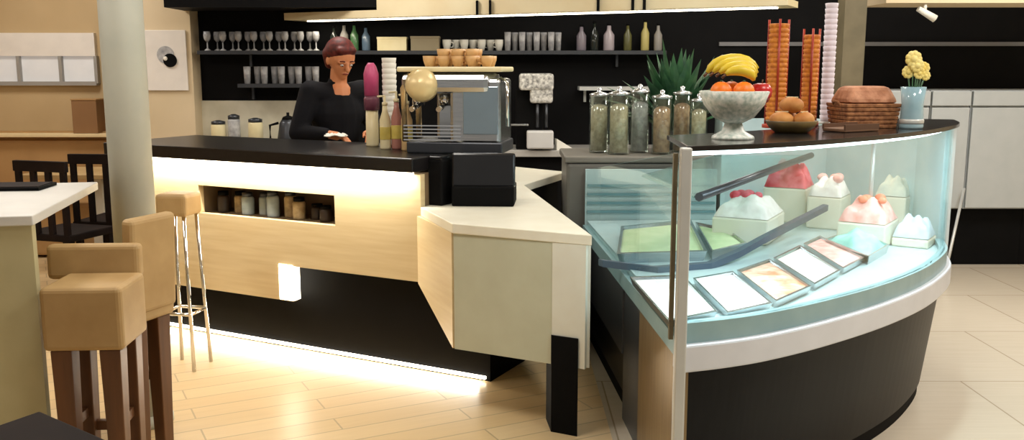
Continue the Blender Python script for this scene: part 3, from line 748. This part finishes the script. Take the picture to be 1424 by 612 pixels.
# ------------------------------------------------------------------ open niche in the bar front: jars
jar0 = None
def jar(loc, label, m, h, r, lid):
    g = thing('storage_jar', label, 'jar', loc, 0, 'jars in the bar front niche')
    lathe_part('body', [(r * .96, 0), (r, .008), (r, h * .72), (r * .8, h * .82)], m, g); lathe_part('lid', [(r * .84, h * .82), (r * .84, h), (.003, h)], lid, g)
jl = mat('jar_bluegrey', S(190, 204, 206), .2, col2=S(150, 164, 168)); jd = mat('jar_dark', S(56, 44, 36), .3); jt = mat('jar_tan', S(200, 178, 136), .35, col2=S(156, 132, 94), scale=30)
names = [('dark jar near the left end of bar front niche', jd), ('tan jar in the niche right of the dark one', jt), ('small blue grey jar in the niche, first of the pale ones', jl), ('blue grey jar in the niche, second of the pale ones', jl),
         ('tall blue grey jar at the middle of the niche', jl), ('tan jar in the niche right of tall pale jar', jt), ('tan jar in the niche before the round dark ones', jt),
         ('round dark jar in niche, third from right end', jd), ('round dark jar in niche, second from right end', jd), ('round dark jar at the right end of the niche', jd)]
for i, (lab, m) in enumerate(names):
    p = AP(.60 + i * .092, -.02 - .04 * (i % 2)); dkk = 'dark' in lab
    jar((p[0], p[1], .735), lab, m, (.085 if i > 6 else .12) if dkk else (.145 if 'tall' in lab else .125), .036, 'darksteel' if not dkk else 'black')

# ------------------------------------------------------------------ cash register and printer
rp = onz(657, 286, .875)
t = thing('cash_register', 'black cash register with its back towards us on white desk', 'cash register', (-.138, 4.68, .875), -.06)
k_ = 4.62 / 1300
mb = MB(); mb.box((0, 0, .05), (.31, .22, .10)); build('drawer_base', mb, 'black', t, bevel=.008)
mb = MB(); mb.box((0, -.05, .175), (.315, .05, .17), rx=-.12); build('screen', mb, 'gloss', t, bevel=.01)
mb = MB(); mb.box((0, .02, .13), (.12, .06, .08)); build('stand', mb, 'black', t, bevel=.006)
pp = onz(600, 268, .875)
t = thing('receipt_printer', 'black receipt printer left of the cash register', 'printer', (-.355, 4.86, 1.12), ARZ)
t.location = (-.352, 4.67, .875)
mb = MB(); mb.box((0, 0, .115), (.085, .14, .23)); build('body', mb, 'black', t, bevel=.01)
mb = MB(); mb.box((0, -.02, .237), (.07, .09, .02)); build('cover', mb, 'gloss', t, bevel=.006)

# ------------------------------------------------------------------ things standing on the case top plate
TZ = 1.305
def top(px, py): return onz(px, py, TZ)
p = top(1019, 193)
t = thing('fruit_bowl', 'white patterned footed fruit bowl on the display case', 'bowl', p)
t_bowl = p
bw = mat('white_mosaic', S(236, 238, 232), .35, col2=S(168, 186, 178), scale=60)
lathe_part('bowl', [(.03, .055), (.07, .075), (.105, .12), (.122, .165), (.116, .168), (.098, .122), (.06, .085), (.003, .075)], bw, t, 28)
lathe_part('foot', [(.075, 0), (.072, .01), (.04, .028), (.028, .06)], bw, t, 24)
def on_bowl(dx, dy, dz): return (p[0] + dx, p[1] + dy, p[2] + dz)
fr = []
for i, (dx, dy, dz, lab) in enumerate(((-.055, -.035, .165, 'orange in the white fruit bowl, left under the bananas'), (.02, -.05, .165, 'orange in the middle front of the fruit bowl'),
                                       (.0, .05, .165, 'orange at the back of the fruit bowl'))):
    o = thing('orange', lab, 'orange', on_bowl(dx, dy, dz), 0, 'oranges in the fruit bowl')
    mb = MB(); mb.ball((0, 0, 0), .037, (1, 1, .95), 18); build('fruit', mb, 'orange', o)
    mb = MB(); mb.lathe([(.006, 0), (.005, .003), (.002, .005)], (0, 0, .0345), 8); build('stem', mb, 'leaf', o)
o = thing('apple', 'red apple at the right side of the fruit bowl', 'apple', on_bowl(.088, -.02, .162))
mb = MB(); mb.lathe([(.008, -.03), (.022, -.035), (.035, -.012), (.038, .008), (.028, .028), (.012, .032), (.003, .024)], seg=18); build('fruit', mb, 'apple', o)
mb = MB(); mb.tube([(0, 0, .024), (.004, 0, .045)], .0022, 6); build('stem', mb, 'legw', o)
for i in range(4):
    bb = thing('banana', ['topmost banana of the bunch in the fruit bowl', 'second banana from the top in the fruit bowl', 'third banana down in the fruit bowl', 'lowest banana drooping right over the oranges'][i], 'banana',
               on_bowl(0, -.01 - .022 * (i - 1.5), .20), 0, 'bananas in the fruit bowl')
    R = .092 - .013 * i; pts = []
    for k in range(9):
        th = math.radians(165 - k * 17 - i * 8)
        pts.append((R * math.cos(th) * 1.05, .004 * math.sin(k), R * math.sin(th) * .72 + .012 - .004 * i))
    mb = MB(); mb.tube(pts, [.006, .013, .017, .019, .019, .0185, .017, .012, .006], 10); build('fruit', mb, 'banana', bb)
    mb = MB(); e0 = Vector(pts[0]); mb.tube([pts[0], tuple(e0 + Vector((-.012, 0, -.012)))], .005, 6); build('stem', mb, 'legw', bb)

# cone stacks in clear tubes
def cone_stack(px, pyb, pyt, wpx, label, Y):
    x = lx(px, Y); z0 = TZ; ht = lz(pyt, Y) - z0; r = wpx * Y / 1300 / 2
    g = thing('cone_stack', label, 'cone stack', (x, Y, z0), 0, 'stacks of wafer cones on the case')
    prof = [(r * .5, .02)]; n = int(ht / .02)
    for k in range(n - 2): prof += [(r * .86, .03 + k * .02), (r * .9, .044 + k * .02), (r * .78, .046 + k * .02)]
    mb = MB(); mb.lathe(prof, seg=18); build('cones', mb, 'cone', g)
    mb = MB()
    for s in (0, 2.1, 4.2): mb.tube([(r * math.cos(s + .3), r * math.sin(s + .3), 0.01), (r * math.cos(s + .3), r * math.sin(s + .3), ht)], .005, 6)
    build('holder_rod', mb, 'redp', g)
    lathe_part('base', [(r * 1.2, 0), (r * 1.2, .014), (r * .5, .02)], 'redp', g)
    return g
cone_stack(1081, 150, 27, 30, 'taller orange stack of wafer cones right of the fruit bowl', 3.92)
cone_stack(1127, 150, 40, 24, 'shorter orange stack of wafer cones beside the white cup tower', 4.05)
Yc = 4.15; g = thing('cup_tower', 'tall slim tower of white lilac paper cups by taupe post', 'cup stack', (lx(1152, Yc), Yc, TZ))
prof = [(.022, .012)]
for k in range(22): prof += [(.025, .02 + k * .023), (.028, .040 + k * .023), (.024, .041 + k * .023)]
mb = MB(); mb.lathe(prof, seg=16); build('cups', mb, 'lilac', g); lathe_part('base', [(.035, 0), (.035, .012), (.015, .014)], 'alu', g)

# bread bowl and basket
p = top(1108, 186); Y = 3.75
t = thing('bread_dish', 'low dark dish of rolls between fruit bowl and basket', 'dish', (lx(1104, 3.62), 3.62, TZ))
lathe_part('dish', [(.06, 0), (.085, .02), (.10, .045), (.096, .047), (.08, .024), (.003, .012)], mat('olive_brown_dish', S(112, 92, 48), .5, col2=S(70, 54, 30)), t, 22)
dpos = t.location.copy()
for i, (dx, dy, dz) in enumerate(((-.045, -.02, .05), (.04, -.025, .05), (0, .045, .05), (-.003, 0, .105))):
    o = thing('bread_roll', ['bread roll on the left of the dark dish', 'bread roll on the right of the dark dish', 'bread roll at the back of the dark dish', 'bread roll on top of the pile in dish'][i], 'bread roll', (dpos.x + dx, dpos.y + dy, TZ + dz), i * .8, 'rolls in the dark dish')
    mb = MB(); mb.ball((0, 0, 0), .042, (1.15, .9, .75), 16)
    build('crust', mb, 'bread', o)
    mb = MB(); mb.box((0, 0, .0305), (.05, .006, .004)); build('score', mb, 'cream', o, bevel=.001)
Y = 3.95
t = thing('basket', 'brown woven basket of biscuits standing right of the taupe post', 'basket', (lx(1203, Y), Y, TZ), .12)
bxw = 78 * Y / 1300
mb = MB()
def frustum(mb, w0, d0, w1, d1, z0, z1):
    mb.prism([(-w0 / 2, -d0 / 2), (w0 / 2, -d0 / 2), (w0 / 2, d0 / 2), (-w0 / 2, d0 / 2)], z0, z1, [(-w1 / 2, -d1 / 2), (w1 / 2, -d1 / 2), (w1 / 2, d1 / 2), (-w1 / 2, d1 / 2)])
for k in range(6): frustum(mb, bxw * (.9 + .018 * k), .17 + .004 * k, bxw * (.92 + .018 * k), .174 + .004 * k, k * .017, k * .017 + .016)
build('basket_weave', mb, 'wicker', t, bevel=.004)
mb = MB(); frustum(mb, bxw * .96, .19, bxw * .72, .12, .102, .172); build('cloth_cover', mb, mat('kraft_pink_brown', S(206, 150, 116), .7, col2=S(160, 104, 72), scale=24, bump=.5), t, bevel=.02)
for s in (-1, 1):
    mb = MB(); mb.tube([(s * bxw * .47, -.03, .09), (s * bxw * .53, -.02, .11), (s * bxw * .53, .02, .11), (s * bxw * .47, .03, .09)], .006, 6); build('handle', mb, 'wicker', t)
# flat dishes at the front
p = top(1120, 190)
t = thing('serving_tray', 'long brown wooden tray on the case in front of bread', 'tray', (lx(1185, 3.72), 3.73, TZ), .55)
t.location.y = 3.70
mb = MB(); mb.box((0, 0, .008), (.20, .11, .014)); build('board', mb, mat('tray_brown', S(124, 92, 70), .5), t, bevel=.004)
mb = MB(); mb.box((0, -.052, .02), (.20, .008, .02)); mb.box((0, .052, .02), (.20, .008, .02)); build('lip', mb, mat('tray_brown2', S(96, 68, 52), .5), t)

# vase with flowers
Y = 3.86
t = thing('vase', 'pale blue glass vase at the right end of the case', 'vase', (lx(1272, Y), Y, TZ))
lathe_part('body', [(.045, 0), (.048, .01), (.042, .1), (.050, .17), (.046, .17), (.038, .1), (.04, .015), (.003, .012)], 'bluegl', t, 22)
lathe_part('ring', [(.0475, .02), (.049, .025), (.049, .035), (.0465, .04)], 'alu', t, 22)
vp = t.location.copy()
fl = thing('flower_bunch', 'bunch of cream yellow flowers in the pale blue vase', 'flowers', (vp.x, vp.y, TZ + .02))
for i, (dx, dz, r) in enumerate(((-.015, .262, .034), (.04, .225, .026), (-.03, .21, .026), (.012, .205, .024), (.0, .235, .028), (.05, .195, .02))):
    dy = random.uniform(-.025, .025)
    mb = MB()
    mb.ball((dx, dy, dz), r * .55, (1, 1, 1), 10)
    for k in range(9):
        a = k * 2 * PI / 9; mb.ball((dx + r * .62 * math.cos(a), dy - .004, dz + r * .62 * math.sin(a)), r * .42, (1, .45, 1), 8)
    b_ = build('blossom', mb, 'flower', fl)
    mb = MB(); mb.tube([(dx * .3, dy * .3, .0), (dx * .5, dy * .5, .13), (dx, dy, dz)], .003, 6); build('stem', mb, 'leaf', fl)

# tall glass jars on the rear cabinet
JZ = 1.05
def canister(px, Y, h, r, fill, label, fh=.75):
    x = lx(px, Y); g = thing('glass_canister', label, 'jar', (x, Y, JZ), 0, 'tall glass canisters behind the case')
    lathe_part('body', [(r, 0), (r, h * .92), (r * .9, h * .93), (r * .9, .012), (.003, .012)], 'jar', g, 20)
    lathe_part('contents', [(r * .84, .014), (r * .84, h * fh), (r * .5, h * fh + .015), (.004, h * fh + .02)], fill, g, 18)
    lathe_part('lid', [(r * 1.04, h * .93), (r * 1.04, h * .97), (r * .4, h), (.012, h + .002), (.016, h + .02), (.004, h + .028)], 'steel', g, 18)
sage = mat('sage_biscuit', S(204, 198, 168), .6, col2=S(150, 142, 110), scale=34)
rust = mat('rusty_biscuit', S(204, 172, 134), .6, col2=S(130, 96, 66), scale=30)
gre = mat('grey_biscuit', S(192, 196, 194), .6, col2=S(136, 140, 140), scale=30)
canister(834, 5.62, .36, .058, sage, 'tall glass canister at left end behind the case')
canister(862, 5.50, .37, .062, sage, 'second glass canister from the left behind the case')
canister(891, 5.62, .38, .058, gre, 'grey filled glass canister, third from left behind the case')
canister(922, 5.50, .35, .058, rust, 'rust filled glass canister behind the side of the case')
canister(950, 5.62, .37, .056, rust, 'rust filled canister half hidden left of fruit bowl')
canister(974, 5.50, .33, .050, sage, 'sage filled canister nearest the fruit bowl behind the case')
# potted plant behind the canisters
t = thing('potted_plant', 'dark green leafy plant left of the fruit bowl', 'plant', (lx(940, 5.84), 5.84, JZ))
lathe_part('pot', [(.06, 0), (.075, .11), (.08, .12), (.07, .12), (.065, .1), (.003, .1)], 'darksteel', t, 18)
mb = MB()
for i in range(90):
    a = random.uniform(0, 2 * PI); el = random.uniform(.35, 1.45); L = random.uniform(.30, .60)
    d = Vector((math.cos(a) * math.cos(el), math.sin(a) * math.cos(el) * .6, math.sin(el)))
    b0 = Vector((0, 0, .11)); tip = b0 + d * L + Vector((0, 0, -.06 * math.cos(el))); m_ = b0 + d * L * .62
    side = d.cross(Vector((0, 0, 1))).normalized() * .042
    up = side.cross(d).normalized() * .006
    mb._new([b0 + up * .3, m_ - side, m_ + up * 2, m_ + side, tip, b0 - up * .3, m_ - up], [(0, 1, 2), (0, 2, 3), (1, 4, 2), (2, 4, 3), (5, 6, 1), (5, 3, 6), (1, 6, 4), (6, 3, 4), (0, 5, 1), (0, 3, 5)])
build('foliage', mb, 'leaf', t)

# ------------------------------------------------------------------ left side: bar table, stools, far seating
def stool(loc, rz, label, sh=.76, w=.37, d=.36, th=.24, back=.0, legm='legw', bh=.38, m='tan', seatw=None):
    s = thing('bar_stool', label, 'stool', loc, rz, 'tan bar stools')
    mb = MB(); mb.box((0, 0, sh - th / 2), (w, d, th)); build('seat', mb, m, s, bevel=.018, seg=3)
    for sx in (-1, 1):
        for sy in (-1, 1):
            mb = MB(); x, y = sx * (w / 2 - .055), sy * (d / 2 - .05)
            mb.prism([(x - .026, y - .026), (x + .026, y - .026), (x + .026, y + .026), (x - .026, y + .026)], 0, sh - th,
                     [(x - .036, y - .036), (x + .036, y - .036), (x + .036, y + .036), (x - .036, y + .036)])
            build('leg', mb, legm, s, bevel=.004)
    mb = MB()
    mb.box((0, d / 2 - .05, .24), (w - .16, .024, .035)); mb.box((-w / 2 + .055, 0, .30), (.024, d - .16, .035)); mb.box((w / 2 - .055, 0, .30), (.024, d - .16, .035))
    build('stretcher', mb, legm, s)
    if back:
        mb = MB(); mb.box((-.05, d / 2 + .035, sh - .03 + back / 2), (w + .06, .06, back), rx=-.04); build('backrest', mb, m, s, bevel=.018, seg=3)
    return s
p = ony(102, 402, 3.10)
stool((p[0] + .005, 3.24, 0), .06, 'nearest tan block stool beside the white bar table', sh=p[2], back=.13, th=.225, w=.275, d=.26)
bc = ony(204, 300, 3.62)
rz = 1.2
s2 = stool((bc[0] - .10 * math.sin(rz), 3.62 + .10 * math.cos(rz), 0), rz, 'tan high backed bar stool in front of the round column', back=.0, th=.08, w=.24, d=.22, sh=.64)
mb = MB(); mb.box((0, -.10, .79), (.25, .055, .385), rx=.05); build('backrest', mb, 'tan', s2, bevel=.02, seg=3)
# far stool by the counter with steel legs
p3 = (-1.83, 4.86)
t = thing('bar_stool', 'farthest tan stool with thin steel legs against the counter', 'stool', (lx(238, 4.75), 4.75, 0), -.2, 'tan bar stools')
mb = MB(); mb.box((0, 0, .865), (.17, .17, .115)); build('seat', mb, 'tan', t, bevel=.02, seg=3)
for sx in (-1, 1):
    for sy in (-1, 1):
        mb = MB(); mb.tube([(sx * .06, sy * .06, .81), (sx * .085, sy * .085, 0)], .010, 8); build('leg', mb, 'chrome', t)
mb = MB(); mb.tube([(-.078, -.078, .3), (.078, -.078, .3), (.078, .078, .3), (-.078, .078, .3), (-.078, -.078, .3)], .009, 8); build('footrest', mb, 'chrome', t)
# bar table
TBZ = 1.05
q0 = onz(45, 300, TBZ); q1 = onz(136, 253, TBZ)
dirT = (Vector(q1[:2]) - Vector(q0[:2])); LT = dirT.length; dirT.normalize(); nT = Vector((-dirT.y, dirT.x))
t = thing('bar_table', 'white topped high table with pale side panel at left edge', 'table', (q0[0], q0[1], 0))
q0v = Vector((0, 0)); 
Wt = 1.1
mb = MB(); mb.prism([q0v, dirT * LT, dirT * LT + nT * Wt, nT * Wt], TBZ - .035, TBZ); build('tabletop', mb, 'tablew', t, bevel=.004)
mb = MB(); mb.prism([q0v + dirT * .015 + nT * .01, q0v + dirT * .06 + nT * .01, q0v + dirT * .06 + nT * (Wt - .01), q0v + dirT * .015 + nT * (Wt - .01)], 0, TBZ - .035); build('side_panel', mb, 'tablep', t)
mb = MB(); e = dirT * (LT - .12); mb.prism([e + nT * .72, e + dirT * .045 + nT * .72, e + dirT * .045 + nT * (Wt - .03), e + nT * (Wt - .03)], 0, TBZ - .035); build('rear_leg', mb, 'tablep', t)
pt = onz(22, 262, TBZ)
t = thing('menu_folder', 'thin black folder lying on the white bar table', 'folder', (pt[0] - .02, pt[1], TBZ), .1)
mb = MB(); mb.box((0, 0, .007), (.30, .2, .014)); build('cover', mb, 'black', t, bevel=.002)
mb = MB(); mb.box((.01, 0, .0155), (.26, .17, .003)); build('sheet', mb, 'darkw', t)
# dark low table corner close to the camera
e0 = onz(55, 571, .74); ea = onz(0, 590, .74); eb = onz(150, 612, .74)
da = (Vector(ea[:2]) - Vector(e0[:2])).normalized(); db = (Vector(eb[:2]) - Vector(e0[:2])).normalized()
t = thing('side_table', 'dark brown table corner at the bottom left foreground', 'table', (e0[0], e0[1], 0))
mb = MB(); mb.prism([(0, 0), db * .6, db * .6 + da * .6, da * .6], .70, .74); build('tabletop', mb, 'darkw', t, bevel=.006)
for u, v in ((.06, .06), (.54, .06), (.06, .54), (.54, .54)):
    c_ = da * u + db * v; mb = MB(); mb.box((c_.x, c_.y, .35), (.05, .05, .70)); build('leg', mb, 'darkw', t)

# far seating: dark slatted chairs and banquette
def chair(loc, rz, label):
    c = thing('dining_chair', label, 'chair', loc, rz, 'dark chairs beyond the bar table')
    mb = MB(); mb.box((0, 0, .45), (.42, .42, .05)); build('seat', mb, 'darkw', c, bevel=.01)
    for sx in (-1, 1):
        for sy in (-1, 1):
            mb = MB(); hgt = .43 if sy < 0 else .43
            mb.box((sx * .18, sy * .18, hgt / 2), (.04, .04, hgt)); build('leg', mb, 'darkw', c)
    mb = MB()
    for sx in (-.18, -.06, .06, .18): mb.box((sx, .195, .70), (.04, .03, .46))
    mb.box((0, .195, .92), (.42, .035, .07)); build('backrest', mb, 'darkw', c, bevel=.004)
chair((lx(72, 6.2), 6.25, 0), PI - .3, 'dark brown slatted chair seen just under bar table edge')
chair((lx(134, 6.6), 6.75, 0), PI - .1, 'dark brown slatted chair between bar table and column')
t = thing('banquette', 'long tan banquette bench along the far left wall', 'bench', (-4.7, 8.1, 0))
mb = MB(); mb.box((0, -.2, .23), (2.8, .62, .42)); build('seat', mb, 'bench', t, bevel=.02)
mb = MB(); mb.box((0, .2, .62), (2.8, .16, .62)); build('backrest', mb, 'bench', t, bevel=.03)
zled = lz(186, 8.2)
mb = MB(); mb.box((0, .19, zled - .012), (2.86, .30, .03)); build('ledge', mb, mat('ledge_cream', S(232, 210, 164), .5), t, bevel=.004)
mb = MB(); mb.box((0, .22, .955), (2.8, .1, .09)); build('ledge_support', mb, 'bench', t)
x_ = lx(118, 8.25)
t = thing('box', 'brown square box on the ledge left of the column', 'box', (x_, 8.27, zled + .004))
mb = MB(); w = 34 * 8.3 / 1300; h = lz(138, 8.25) - zled - .01; mb.box((0, 0, h / 2), (w, .18, h)); build('body', mb, 'box_b', t, bevel=.004)
mb = MB(); mb.box((0, 0, h + .005), (w + .012, .19, .012)); build('lid', mb, 'bench', t, bevel=.002)
# low tan table in front of the bench
t = thing('cafe_table', 'tan wooden cafe table in front of the banquette', 'table', (lx(100, 7.3), 7.35, 0))
mb = MB(); mb.box((0, 0, .735), (.7, .6, .035)); build('tabletop', mb, 'tan', t, bevel=.005)
mb = MB(); mb.box((.12, 0, .36), (.09, .09, .715)); build('leg', mb, mat('leg_white', S(210, 204, 190), .5), t)
mb = MB(); mb.lathe([(.22, 0), (.22, .015), (.05, .03)], (0.12, 0, 0), 20); build('foot', mb, 'darksteel', t)
# ------------------------------------------------------------------ barista
PYY = 6.25
px_ = lx(462, PYY)
FW = Vector((.62, -.78, 0)).normalized(); RT = Vector((FW.y, -FW.x, 0))   # RT: the person's right-hand side
per = thing('person', 'person in black clothes with dark red hair working behind the bar, looking down', 'person', (px_, PYY, 0))
def L(f, r, z): return FW * f + RT * r + Vector((0, 0, z))
J = dict(pel=L(0, 0, .95), chest=L(.04, 0, 1.26), neck=L(.07, 0, 1.44), head=L(.125, 0, 1.605),
         shR=L(.05, .185, 1.40), elR=L(.06, .29, 1.14), wrR=L(.26, .17, 1.135),
         shL=L(.05, -.185, 1.40), elL=L(.10, -.26, 1.13), wrL=L(.32, -.12, 1.16),
         hpR=L(0, .09, .92), knR=L(.03, .10, .50), anR=L(0, .11, .09), toR=L(.14, .12, .035),
         hpL=L(0, -.09, .92), knL=L(.03, -.10, .50), anL=L(0, -.11, .09), toL=L(.14, -.12, .035))
body = MB()
def cap(mb, a, ra, b, rb): mb.capsule(a, ra, b, rb)
cap(body, J['pel'], .13, J['chest'], .14); cap(body, J['chest'], .14, J['neck'] - Vector((0, 0, .05)), .09)
cap(body, J['neck'] - Vector((0, 0, .04)), .058, J['head'] - FW * .03 - Vector((0, 0, .06)), .055)
for s in 'RL':
    cap(body, J['sh' + s], .055, J['el' + s], .042); cap(body, J['el' + s], .042, J['wr' + s], .028)
    cap(body, J['hp' + s], .085, J['kn' + s], .058); cap(body, J['kn' + s], .056, J['an' + s], .040); cap(body, J['an' + s], .04, J['to' + s], .032)
# head: skull, jaw, nose, ears, tilted down
tilt = .42
hd = J['head']
def H(f, r, z):
    return hd + FW * (f * math.cos(tilt) + z * math.sin(tilt)) + RT * r + Vector((0, 0, -f * math.sin(tilt) + z * math.cos(tilt)))
body.ball(H(-.01, 0, .02), .092, (1, 1, 1.05), 20)
cap(body, H(.02, 0, -.02), .068, H(.045, 0, -.085), .036)
cap(body, H(.088, 0, .008), .010, H(.108, 0, -.03), .015)
for s in (-1, 1):
    body.ball(H(-.01, .086 * s, -.012), .026, (.6, .6, 1.1), 10); cap(body, H(.078, .02 * s, .012), .012, H(.07, .05 * s, .012), .012)
cap(body, H(.085, -.018, -.062), .007, H(.085, .018, -.062), .007)
# hands
for s, sg in (('R', 1), ('L', -1)):
    w = J['wr' + s]; d = (L(.42, 0.03 * sg, 1.10) - w).normalized()
    side = Vector((-d.y, d.x, 0)).normalized() * (1 if sg > 0 else -1)
    pal = w + d * .05
    cap(body, w, .027, pal, .028); cap(body, pal + side * .022, .017, pal - side * .022, .017)
    for k, (off, ln) in enumerate(((.03, .068), (.010, .078), (-.010, .073), (-.028, .058))):
        b0 = pal + side * off + d * .022; m1 = b0 + d * ln * .55 + Vector((0, 0, -.008)); m2 = m1 + d * ln * .4 + Vector((0, 0, -.028))
        cap(body, b0, .0095, m1, .009); cap(body, m1, .009, m2, .0075)
    tb = w + d * .02 + side * .03; t1 = tb + d * .03 + side * .025; t2 = t1 + d * .03 - Vector((0, 0, .012))
    cap(body, tb, .013, t1, .0105); cap(body, t1, .0105, t2, .008)
def remesh(o, v, sm=4):
    md = o.modifiers.new('remesh', 'REMESH'); md.mode = 'VOXEL'; md.voxel_size = v; md.use_smooth_shade = True
    ms = o.modifiers.new('smooth', 'SMOOTH'); ms.factor = .5; ms.iterations = sm
o = build('body', body, 'skin', per); remesh(o, .0055, 3)
sh = MB()
cap(sh, L(.0, 0, .90), .150, J['chest'], .162); cap(sh, J['chest'] + RT * .05, .14, J['chest'] - RT * .05, .14); cap(sh, J['chest'] + Vector((0, 0, .05)), .14, J['neck'] - Vector((0, 0, .07)), .085)
cap(sh, J['neck'] - Vector((0, 0, .055)), .076, J['neck'] + Vector((0, 0, .012)), .066)
for s in 'RL':
    cap(sh, J['neck'] - Vector((0, 0, .07)), .075, J['sh' + s], .074); cap(sh, J['sh' + s], .076, J['el' + s], .06); cap(sh, J['el' + s], .06, J['wr' + s] - (J['wr' + s] - J['el' + s]) * .12, .043)
o = build('shirt', sh, 'cloth', per); remesh(o, .010, 4)
tr = MB()
cap(tr, L(0, .05, .93), .125, L(0, -.05, .93), .125)
for s in 'RL': cap(tr, J['hp' + s], .11, J['kn' + s], .078); cap(tr, J['kn' + s], .078, J['an' + s], .062)
o = build('trousers', tr, 'denim', per); remesh(o, .012, 4)
for s in 'RL':
    so = MB(); cap(so, J['an' + s] - Vector((0, 0, .035)), .048, J['to' + s] + Vector((0, 0, .008)), .042); o = build('shoe', so, 'black', per); remesh(o, .008, 3)
hr = MB()
hr.ball(H(-.03, 0, .045), .098, (1.02, 1.06, .98), 20)
for s in (-1, 1): cap(hr, H(-.05, .06 * s, .02), .05, H(-.05, .045 * s, -.05), .035)
cap(hr, H(.045, -.05, .085), .022, H(.05, .05, .085), .022); cap(hr, H(-.11, 0, -.01), .035, H(-.125, 0, -.06), .024)
o = build('hair', hr, 'hair', per); remesh(o, .008, 2)
for s in (-1, 1):
    e = MB(); e.ball(H(.079, .032 * s, -.004), .011, (1, 1, .7), 10); eo = build('eye', e, 'eye', per)
    e = MB(); e.ball(H(.0885, .032 * s, -.005), .004, (1, 1, 1), 8); build('iris', e, 'iris', eo)
    e = MB(); e.tube([H(.086, .018 * s, .022), H(.086, .034 * s, .026), H(.076, .05 * s, .02)], .004, 6); build('eyebrow', e, 'hair', per)
e = MB(); e.tube([H(.086, -.02, -.062), H(.0925, 0, -.06), H(.086, .02, -.062)], .005, 6); build('mouth', e, 'lip', per)
# white cloth in the person's hand
cpos = Vector((px_, PYY, 0)) + J['wrR'] + FW * .09
t = thing('cloth', 'white cloth in the hand of the person behind the bar', 'cloth', (cpos.x, cpos.y, 1.125))
mb = MB(); g = {}
for i in range(9):
    for k in range(9):
        u, v = i / 8 - .5, k / 8 - .5
        g[i, k] = mb.bm.verts.new((u * .13, v * .11, .004 + .012 * math.sin(11 * u + 4 * v) * math.cos(9 * v) + .014 - .02 * (u * u + v * v)))
for i in range(8):
    for k in range(8):
        f = mb.bm.faces.new((g[i, k], g[i + 1, k], g[i + 1, k + 1], g[i, k + 1])); f.smooth = True
o = build('cloth_fold', mb, 'paper', t); md = o.modifiers.new('thick', 'SOLIDIFY'); md.thickness = .004

# ------------------------------------------------------------------ lights
def area(name, loc, size, power, col, rot=(0, 0, 0), sy=None, spread=None):
    l = bpy.data.lights.new(name, 'AREA'); l.energy = power; l.color = col; l.size = size
    if sy: l.shape = 'RECTANGLE'; l.size_y = sy
    if spread: l.spread = spread
    o = bpy.data.objects.new(name, l); COL.objects.link(o); o.location = loc; o.rotation_euler = rot
    return o
WARM = (1.0, .92, .78); NEU = (1.0, .95, .88)
for x, y, p in ((-3.8, 7.0, 34), (-3.2, 3.8, 34), (-0.9, 3.0, 30), (1.4, 2.2, 30), (3.4, 5.4, 62), (3.0, 3.0, 42), (0.9, 4.9, 22), (-1.2, 6.4, 28), (1.6, 6.4, 24)):  # lamps assumed out of view; the one over the canisters added to brighten them
    area('unseen_ceiling_lamp', (x, y, 2.97), .7, p, NEU)
# under the worktop: washes the top of the front panel
def strip(a0, a1, off, z, w, power, col, tilt=0.0):
    p = AP((a0 + a1) / 2, off); o = area('strip_lamp', (p[0], p[1], z), a1 - a0, power, col, (0, 0, ARZ), w)
    if tilt: o.rotation_euler = (tilt, 0, ARZ)
    return o
strip(A0 + .02, A1 - .04, .135, 1.034, .02, 15, WARM)
strip(A0 + .02, 2.30, .03, .035, .02, 9, WARM, -1.05)
# under the case top
for i in (4, 13, 22, 31, 40):
    p = inset(.10)[i]; p2 = inset(.10)[i + 4]; m = (p + p2) / 2
    area('case_lamp', (m.x, m.y, 1.262), .34, 3.9, (.82, .97, 1.0), (0, 0, math.atan2((p2 - p).y, (p2 - p).x)), .04)
# gantry light
p = GP((ga0 + ga1) / 2, -1.5)
gl = GP((ga0 + ga1) / 2, -2.18); o = area('gantry_lamp', (gl[0], gl[1], 1.918), ga1 - ga0 - .3, 10, WARM, (0, 0, ARZ), .04)
w = bpy.data.worlds.new('world'); SC.world = w; w.use_nodes = True
w.node_tree.nodes['Background'].inputs[0].default_value = (1.0, .95, .88, 1); w.node_tree.nodes['Background'].inputs[1].default_value = .35

SC.view_settings.view_transform = 'Standard'; SC.view_settings.look = 'None'
SC.view_settings.exposure = 0.0; SC.view_settings.gamma = 1.0; SC.view_settings.use_curve_mapping = False
SC.cycles.use_denoising = True
SC.cycles.max_bounces = 8; SC.cycles.transparent_max_bounces = 16
